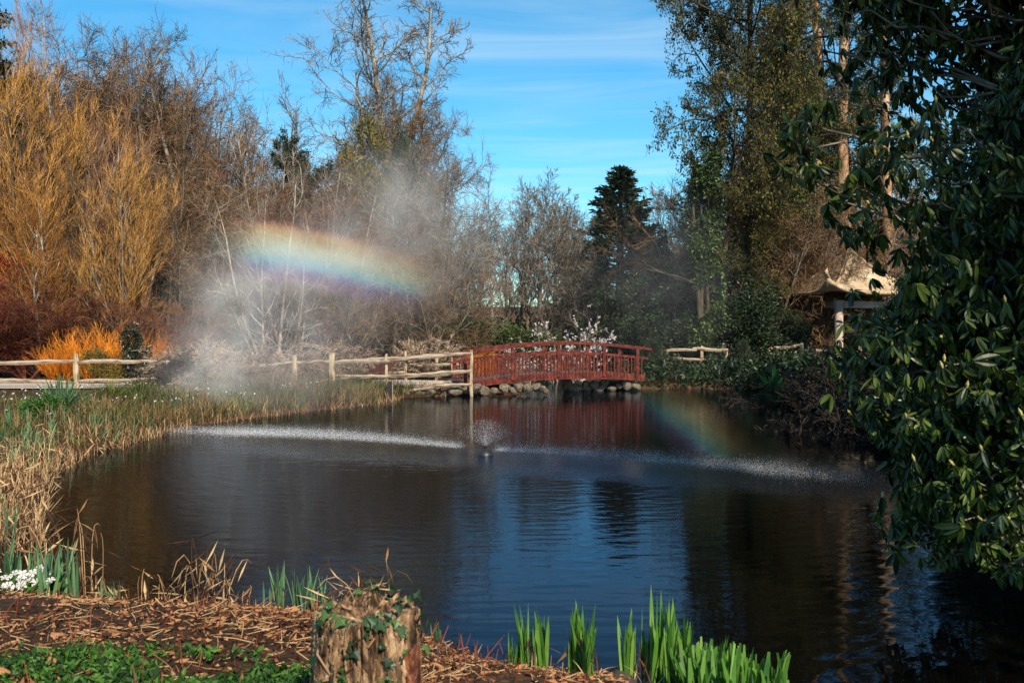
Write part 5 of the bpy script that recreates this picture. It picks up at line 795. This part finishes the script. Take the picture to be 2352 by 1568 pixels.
# ivy on it, a plant of its own
iv = empty('ivy', (SX, SY, SZ), 0, None, 'dark green ivy trailing over the top and front of the stump', 'ivy'); g = Geo(); pts = [(1, .36), (.62, .30), (.72, .0), (.42, -.08), (.0, -.30)]
def ivyleaf(g, c, nv, s, rz_):
    nv = nrm(nv); u = nrm(np.cross(nv, [0.1, .2, 1.])); w = np.cross(nv, u); ca, sa = math.cos(rz_), math.sin(rz_); U = u * ca + w * sa; Wv = -u * sa + w * ca
    out = [(-.05, 0), (-.32, .30), (-.05, .34), (.12, .58), (.38, .26), (1.0, .0), (.38, -.26), (.12, -.58), (-.05, -.34), (-.32, -.30)]
    V = [c + nv * .006] + [c + s * (a * U + b_ * Wv) + nv * (s * (-.10 * abs(b_) * 1.5 - .12 * max(a, 0) ** 2) + .004) for a, b_ in out]; n = len(out); g.add(V, None, [[0, 1 + q, 1 + (q + 1) % n] for q in range(n)])
def spt(a, zf, o=.012): # point on the stump surface
    ai = int((a % (2 * pi)) / (2 * pi) * nt) % nt; zi = int(np.clip(zf, 0, 1) * (nz_ - 1)); p = caps[0].reshape(nz_, nt, 3)[zi, ai]; nv = nrm(np.array([p[0], p[1], .02 if zf < .97 else .25])); return p + nv * o, nv
rng = np.random.default_rng(760); gs = Geo()
for q in range(9):
    a = rng.uniform(-pi, 0); z = rng.uniform(.85, 1); path = []
    for s_ in range(12): path.append(spt(a, z, .008)[0]); a += rng.normal(0, .10); z -= rng.uniform(0, .07) if q % 3 else rng.uniform(-.03, .03)
    tubes(gs, np.array(path), np.linspace(.0055, .0028, 12), 5)
    for s_ in range(1, 12, 2):
        p = path[s_]; nv = nrm(np.array([p[0], p[1], .1]) + rng.normal(0, .08, 3)); ivyleaf(g, p + rng.normal(0, .012, 3) + nv * .012, nv, rng.uniform(.022, .042), rng.uniform(0, 6.28))
for q in range(64):
    a = rng.uniform(-pi, pi); p, nv = spt(a, rng.uniform(.93, 1)); f = rng.uniform(.6, 1); p = p * [f, f, 1]; ivyleaf(g, p + [0, 0, rng.uniform(.0, .035)], nrm(np.array([nv[0], nv[1] - .5, .7]) + rng.normal(0, .3, 3)), rng.uniform(.025, .045), rng.uniform(0, 6.28))
for (a, zf) in [(-2.9, .45), (-2.75, .38), (-2.6, .5), (-2.85, .6), (-2.8, .22), (-.35, .3), (-.5, .12), (-1.2, .62), (-1.1, .66), (-.9, .6), (-.75, .55), (-1.6, .68), (-1.75, .58), (-.6, .42)]:
    for k in range(2): p, nv = spt(a + rng.normal(0, .06), zf + rng.normal(0, .02), .02); ivyleaf(g, p, nv + rng.normal(0, .3, 3), rng.uniform(.028, .046), rng.uniform(0, 6.28))
obj('leaves', g.mesh('leaves'), M['ivy_leaf'], iv); obj('stem', gs.mesh('stem', True), M['twig_brown'], iv)
# ---------------------------------------------------------------- rhododendron at the right
def rleaf():                                   # one drooping leathery leaf, folded along its midrib
    xs = np.array([0, .12, .35, .62, .86, 1.0]); wv = np.array([.02, .08, .125, .13, .075, .0]); dz = -.16 * xs ** 2; V = []; 
    for a, w, z in zip(xs, wv, dz): V += [[a, -w, z + .30 * w], [a, 0, z], [a, w, z + .30 * w]]
    Q = []
    for k in range(5): b_ = k * 3; Q += [[b_, b_ + 3, b_ + 4, b_ + 1], [b_ + 1, b_ + 4, b_ + 5, b_ + 2]]
    return np.array(V), np.array(Q)
RV, RQ = rleaf()
def inst(g, V, Q, O, Xd, Zd, sc):
    Xd = nrm(Xd); Y_ = nrm(np.cross(Zd, Xd)); Zn = np.cross(Xd, Y_); W_ = O[:, None] + sc[:, None, None] * (V[None, :, 0:1] * Xd[:, None] + V[None, :, 1:2] * Y_[:, None] + V[None, :, 2:3] * Zn[:, None])
    g.add(W_.reshape(-1, 3), (np.arange(len(O))[:, None, None] * len(V) + Q[None]).reshape(-1, 4))
rng = np.random.default_rng(800); RB = np.array([[-.20, 0, 0, 0, 0, 0]]) + np.array([(4.2, 7.2, .75, 1.25, 1.1, .5), (3.55, 7.5, 5.0, 1.2, 1.1, .8), (3.75, 7.5, 4.35, 1.35, 1.2, .85), (3.55, 7.3, 3.45, 1.25, 1.1, .75), (4.05, 7.2, 2.6, 1.15, 1.2, .75), (3.85, 7.2, 1.85, 1.15, 1.1, .65), (3.9, 7.1, 1.2, 1.05, 1.1, .55), (4.6, 7.0, 2.6, 1.3, 1.4, 2.2), (3.9, 7.6, 5.4, 1.5, 1.4, 1.0), (2.95, 7.3, 3.9, .45, .6, .30), (3.15, 7.3, 1.45, .45, .6, .28), (4.3, 6.5, 4.3, .9, .9, 1.0)])
P, d = cloud(rng, RB, 15000, .45, .22, gap=1.6); P = P[P[:, 2] > .42]; d = d[:len(P)] if len(d) != len(P) else d
ax = nrm(np.array([-.35, -.45, .55]) + rng.normal(0, .35, P.shape)); nl = 8; K = len(P); az = (np.arange(nl)[None] * 2 * pi / nl + rng.uniform(0, 6, (K, 1)) + rng.normal(0, .25, (K, nl))); dr_ = np.radians(rng.uniform(20, 85, (K, 1)) + rng.normal(0, 12, (K, nl)))
u = nrm(np.cross(ax, [0.3, 1, .1])); w = np.cross(ax, u); rdv = np.cos(az)[..., None] * u[:, None] + np.sin(az)[..., None] * w[:, None]; Xd = np.cos(dr_)[..., None] * rdv - np.sin(dr_)[..., None] * ax[:, None] + np.array([0, 0, -.30]); Zd = np.cos(dr_)[..., None] * ax[:, None] + np.sin(dr_)[..., None] * rdv
g = Geo(); O = np.repeat(P[:, None], nl, 1) + rdv * .008; inst(g, RV, RQ, O.reshape(-1, 3), Xd.reshape(-1, 3), Zd.reshape(-1, 3), (.098 * rng.uniform(.55, 1.35, (K, nl)) * np.where(rng.uniform(0, 1, (K, 1)) > .85, 1.35, 1)).ravel())
rh = empty('rhododendron', (4.9, 6.9, gz(4.9, 6.9) - .05), 0, None, 'big dark rhododendron with drooping leathery leaves filling the right side', 'bush'); RO = np.array(rh.location)
def rel(g): g.V = [v - RO for v in g.V]; return g
obj('foliage', rel(g).mesh('foliage'), M['leaf_rhodo'], rh)
gb = Geo(); sel = rng.uniform(0, 1, K) > .7; tubes(gb, np.stack([P + ax * (-.01), P + ax * .022, P + ax * .05], 1)[sel], np.tile([.006, .012, .002], (sel.sum(), 1)), 5, False); obj('buds', rel(gb).mesh('buds'), M['bud'], rh)
gw = Geo(); n = 800; pick = rng.integers(0, K, n); cen = np.array([4.4, 7.4, 1.0]); st = P[pick] - ax[pick] * .02; C = []
for q in range(n):
    a = st[q]; b_ = a + (cen + [0, 0, (a[2] - 1) * .8] - a) * rng.uniform(.25, .6); t = np.linspace(0, 1, 7)[:, None]; c = a + (b_ - a) * t + rng.normal(0, .045, (7, 3)) * np.sin(t * pi); c[:, 2] -= .15 * np.sin(t[:, 0] * pi) * rng.uniform(-.5, 1); C.append(c)
tubes(gw, np.array(C), np.tile(np.linspace(.005, .015, 7), (n, 1)) * rng.uniform(.6, 1.3, (n, 1)), 4, False)
for q in range(7):
    a = rng.uniform(0, 6.28); b0_ = np.array([4.9 + .25 * math.cos(a), 6.9 + .25 * math.sin(a), .3]); t = np.linspace(0, 1, 9)[:, None]; e1 = np.array([4.9 + 1.5 * math.cos(a), 7.1 + 1.2 * math.sin(a), rng.uniform(2.5, 5)]); c = b0_ + (e1 - b0_) * t ** [1.3, 1.3, .8] + rng.normal(0, .05, (9, 3)); tubes(gw, c, np.linspace(.06, .02, 9), 6, False)
obj('branches', rel(gw).mesh('branches', True), M['bark_grey'], rh)
# ---------------------------------------------------------------- mist and rainbow
def vol_mat(name, blobs, scale_noise, col, aniso, dens, bow=None):
    global nd, lk
    m = bpy.data.materials.new(name); m.use_nodes = True; nd, lk = m.node_tree.nodes, m.node_tree.links; nd.clear(); tcn = N(nd, 'ShaderNodeTexCoord'); pos = tcn.outputs['Object']; tot = None
    nz = N(nd, 'ShaderNodeTexNoise', i_Scale=scale_noise, i_Detail=3.0, i_Roughness=.55); lk.new(pos, nz.inputs['Vector']); nf = N(nd, 'ShaderNodeMapRange'); nf.inputs[1].default_value = .34; nf.inputs[2].default_value = .66; nf.inputs[3].default_value = .1; nf.inputs[4].default_value = 1.9; lk.new(nz.outputs[0], nf.inputs[0])
    for c, r, w in blobs:
        s = N(nd, 'ShaderNodeVectorMath', operation='SUBTRACT'); lk.new(pos, s.inputs[0]); s.inputs[1].default_value = tuple(c); dv = N(nd, 'ShaderNodeVectorMath', operation='DIVIDE'); lk.new(s.outputs[0], dv.inputs[0]); dv.inputs[1].default_value = tuple(r)
        dt = N(nd, 'ShaderNodeVectorMath', operation='DOT_PRODUCT'); lk.new(dv.outputs[0], dt.inputs[0]); lk.new(dv.outputs[0], dt.inputs[1]); v = mth('MULTIPLY', mth('POWER', 2.71828, mth('MULTIPLY', dt.outputs['Value'], -1.0)), float(w)); tot = v if tot is None else mth('ADD', tot, v)
    dn = mth('MULTIPLY', mth('MULTIPLY', tot, nf.outputs[0]), dens); vs = N(nd, 'ShaderNodeVolumeScatter'); vs.inputs['Anisotropy'].default_value = aniso; vs.inputs['Color'].default_value = (*col, 1)
    if bow:                                        # colour sorted by angle round the bow's axis
        s = N(nd, 'ShaderNodeVectorMath', operation='SUBTRACT'); lk.new(pos, s.inputs[0]); s.inputs[1].default_value = bow['apex']; nn = N(nd, 'ShaderNodeVectorMath', operation='NORMALIZE'); lk.new(s.outputs[0], nn.inputs[0]); dt = N(nd, 'ShaderNodeVectorMath', operation='DOT_PRODUCT'); lk.new(nn.outputs[0], dt.inputs[0]); dt.inputs[1].default_value = bow['axis']
        th_ = mth('MULTIPLY', mth('ARCCOSINE', dt.outputs['Value']), 180 / pi); u_ = N(nd, 'ShaderNodeMapRange'); u_.inputs[1].default_value = bow['t0']; u_.inputs[2].default_value = bow['t1']; lk.new(th_, u_.inputs[0])
        cr_ = ramp(nd, [(0, (.58, .40, .80)), (.17, (.52, .32, .84)), (.30, (.26, .40, .88)), (.43, (.25, .80, .80)), (.54, (.70, .92, .60)), (.64, (1, .92, .50)), (.76, (1, .62, .26)), (.9, (1, .40, .18)), (1, (.92, .28, .16))]); lk.new(u_.outputs[0], cr_.inputs[0]); lk.new(cr_.outputs[0], vs.inputs['Color'])
        mk_ = ramp(nd, [(0, (0, 0, 0)), (.20, (.32, .32, .32)), (.42, (1, 1, 1)), (.84, (1, 1, 1)), (1, (0, 0, 0))], 'EASE'); lk.new(u_.outputs[0], mk_.inputs[0]); dn = mth('MULTIPLY', dn, mk_.outputs[0])
    lk.new(dn, vs.inputs['Density']); out = N(nd, 'ShaderNodeOutputMaterial'); lk.new(vs.outputs[0], out.inputs['Volume']); return m
def B(u, v, Y, rx, ry, rz_, w): return (at(u, v, Y), (rx, ry, rz_), w)
MB = [B(505, 790, 24, .85, 1.2, 1.3, .72), B(550, 670, 24, .7, 1.2, .8, .7), B(640, 610, 24, .9, 1.3, .7, .4), B(485, 900, 23, .65, 1.3, .7, .5), B(640, 770, 24, 1.3, 1.5, 1.2, .26), B(740, 660, 24, 1.8, 1.5, 1.3, .36), B(890, 500, 25, 1.2, 1.5, 1.2, .44), B(945, 420, 25, .7, 1.4, .7, .36), B(800, 560, 25, 1.0, 1.5, .7, .20), B(1010, 560, 25, 1.3, 1.5, 1.3, .22), B(1150, 520, 24, 1.6, 1.8, 1.2, .05), B(1540, 640, 24, 1.5, 1.8, 1.5, .10), B(640, 860, 23, 1.6, 1.5, .8, .25)]
LB = [((FX + LD[0] * s_, FY + LD[1] * s_, .10), (1.3, .5, .10), w) for s_, w in ((5.6, .14), (4.2, .15), (2.8, .13), (1.4, .12), (-1.4, .15), (-2.8, .19), (-4.2, .2), (-5.6, .17))] + [((FX, FY, .3), (.28, .28, .22), .5)]
vm = vol_mat('mist_air', MB, 1.5, (.95, .97, 1.0), -.45, .16)
g = Geo(); box(g, (-2.5, 24.2, 3.4), (15.5, 7.4, 6.7)); o = tag(obj('spray_mist', g.mesh('spray_mist'), vm), 'drifting white spray mist rising from the fountain in front of the fence', 'mist', kind='stuff')
vm2 = vol_mat('low_mist_air', LB, 2.2, (.93, .96, 1.0), -.2, .22)
g = Geo(); box(g, (FX + LD[0] * .6, FY + LD[1] * .6, .34), (15.4, 3.2, .62), rotz(math.atan2(LD[1], LD[0]) + pi)); o = tag(obj('low_spray_mist', g.mesh('low_spray_mist'), vm2), 'thin low spray lying on the water either side of the fountain', 'mist', kind='stuff')
BE, BA = RAD(38), RAD(20); AXIS = (-math.sin(BA) * math.cos(BE), math.cos(BA) * math.cos(BE), -math.sin(BE))
bow = dict(apex=(0, 0, CH), axis=AXIS, t0=40.2, t1=44.1)
vb = vol_mat('bow_air', [B(655, 590, 21.2, .72, 1.0, 1.0, 1.15), B(760, 630, 21.2, .9, 1.0, 1.0, .70), B(880, 670, 21.2, .8, 1.0, .9, .30)], 1.0, (1, 1, 1), -.68, .62, bow)
g = Geo(); box(g, (X(720, 21.2), 21.2, Z(630, 21.2)), (5.2, 1.6, 2.9)); tag(obj('rainbow', g.mesh('rainbow'), vb), 'bright arc of rainbow hanging in the mist over the left fence', 'rainbow', kind='stuff')
vb2 = vol_mat('bow_air_low', [B(1560, 985, 15.6, .75, .6, .5, 1.0), B(1625, 1040, 15.3, .5, .6, .35, .6)], 1.0, (1, 1, 1), -.6, .09, bow)
g = Geo(); box(g, (X(1570, 15.5), 15.5, .72), (2.6, 1.3, 1.3)); tag(obj('rainbow', g.mesh('rainbow'), vb2), 'faint lower end of the rainbow over the water right of the bridge', 'rainbow', kind='stuff')
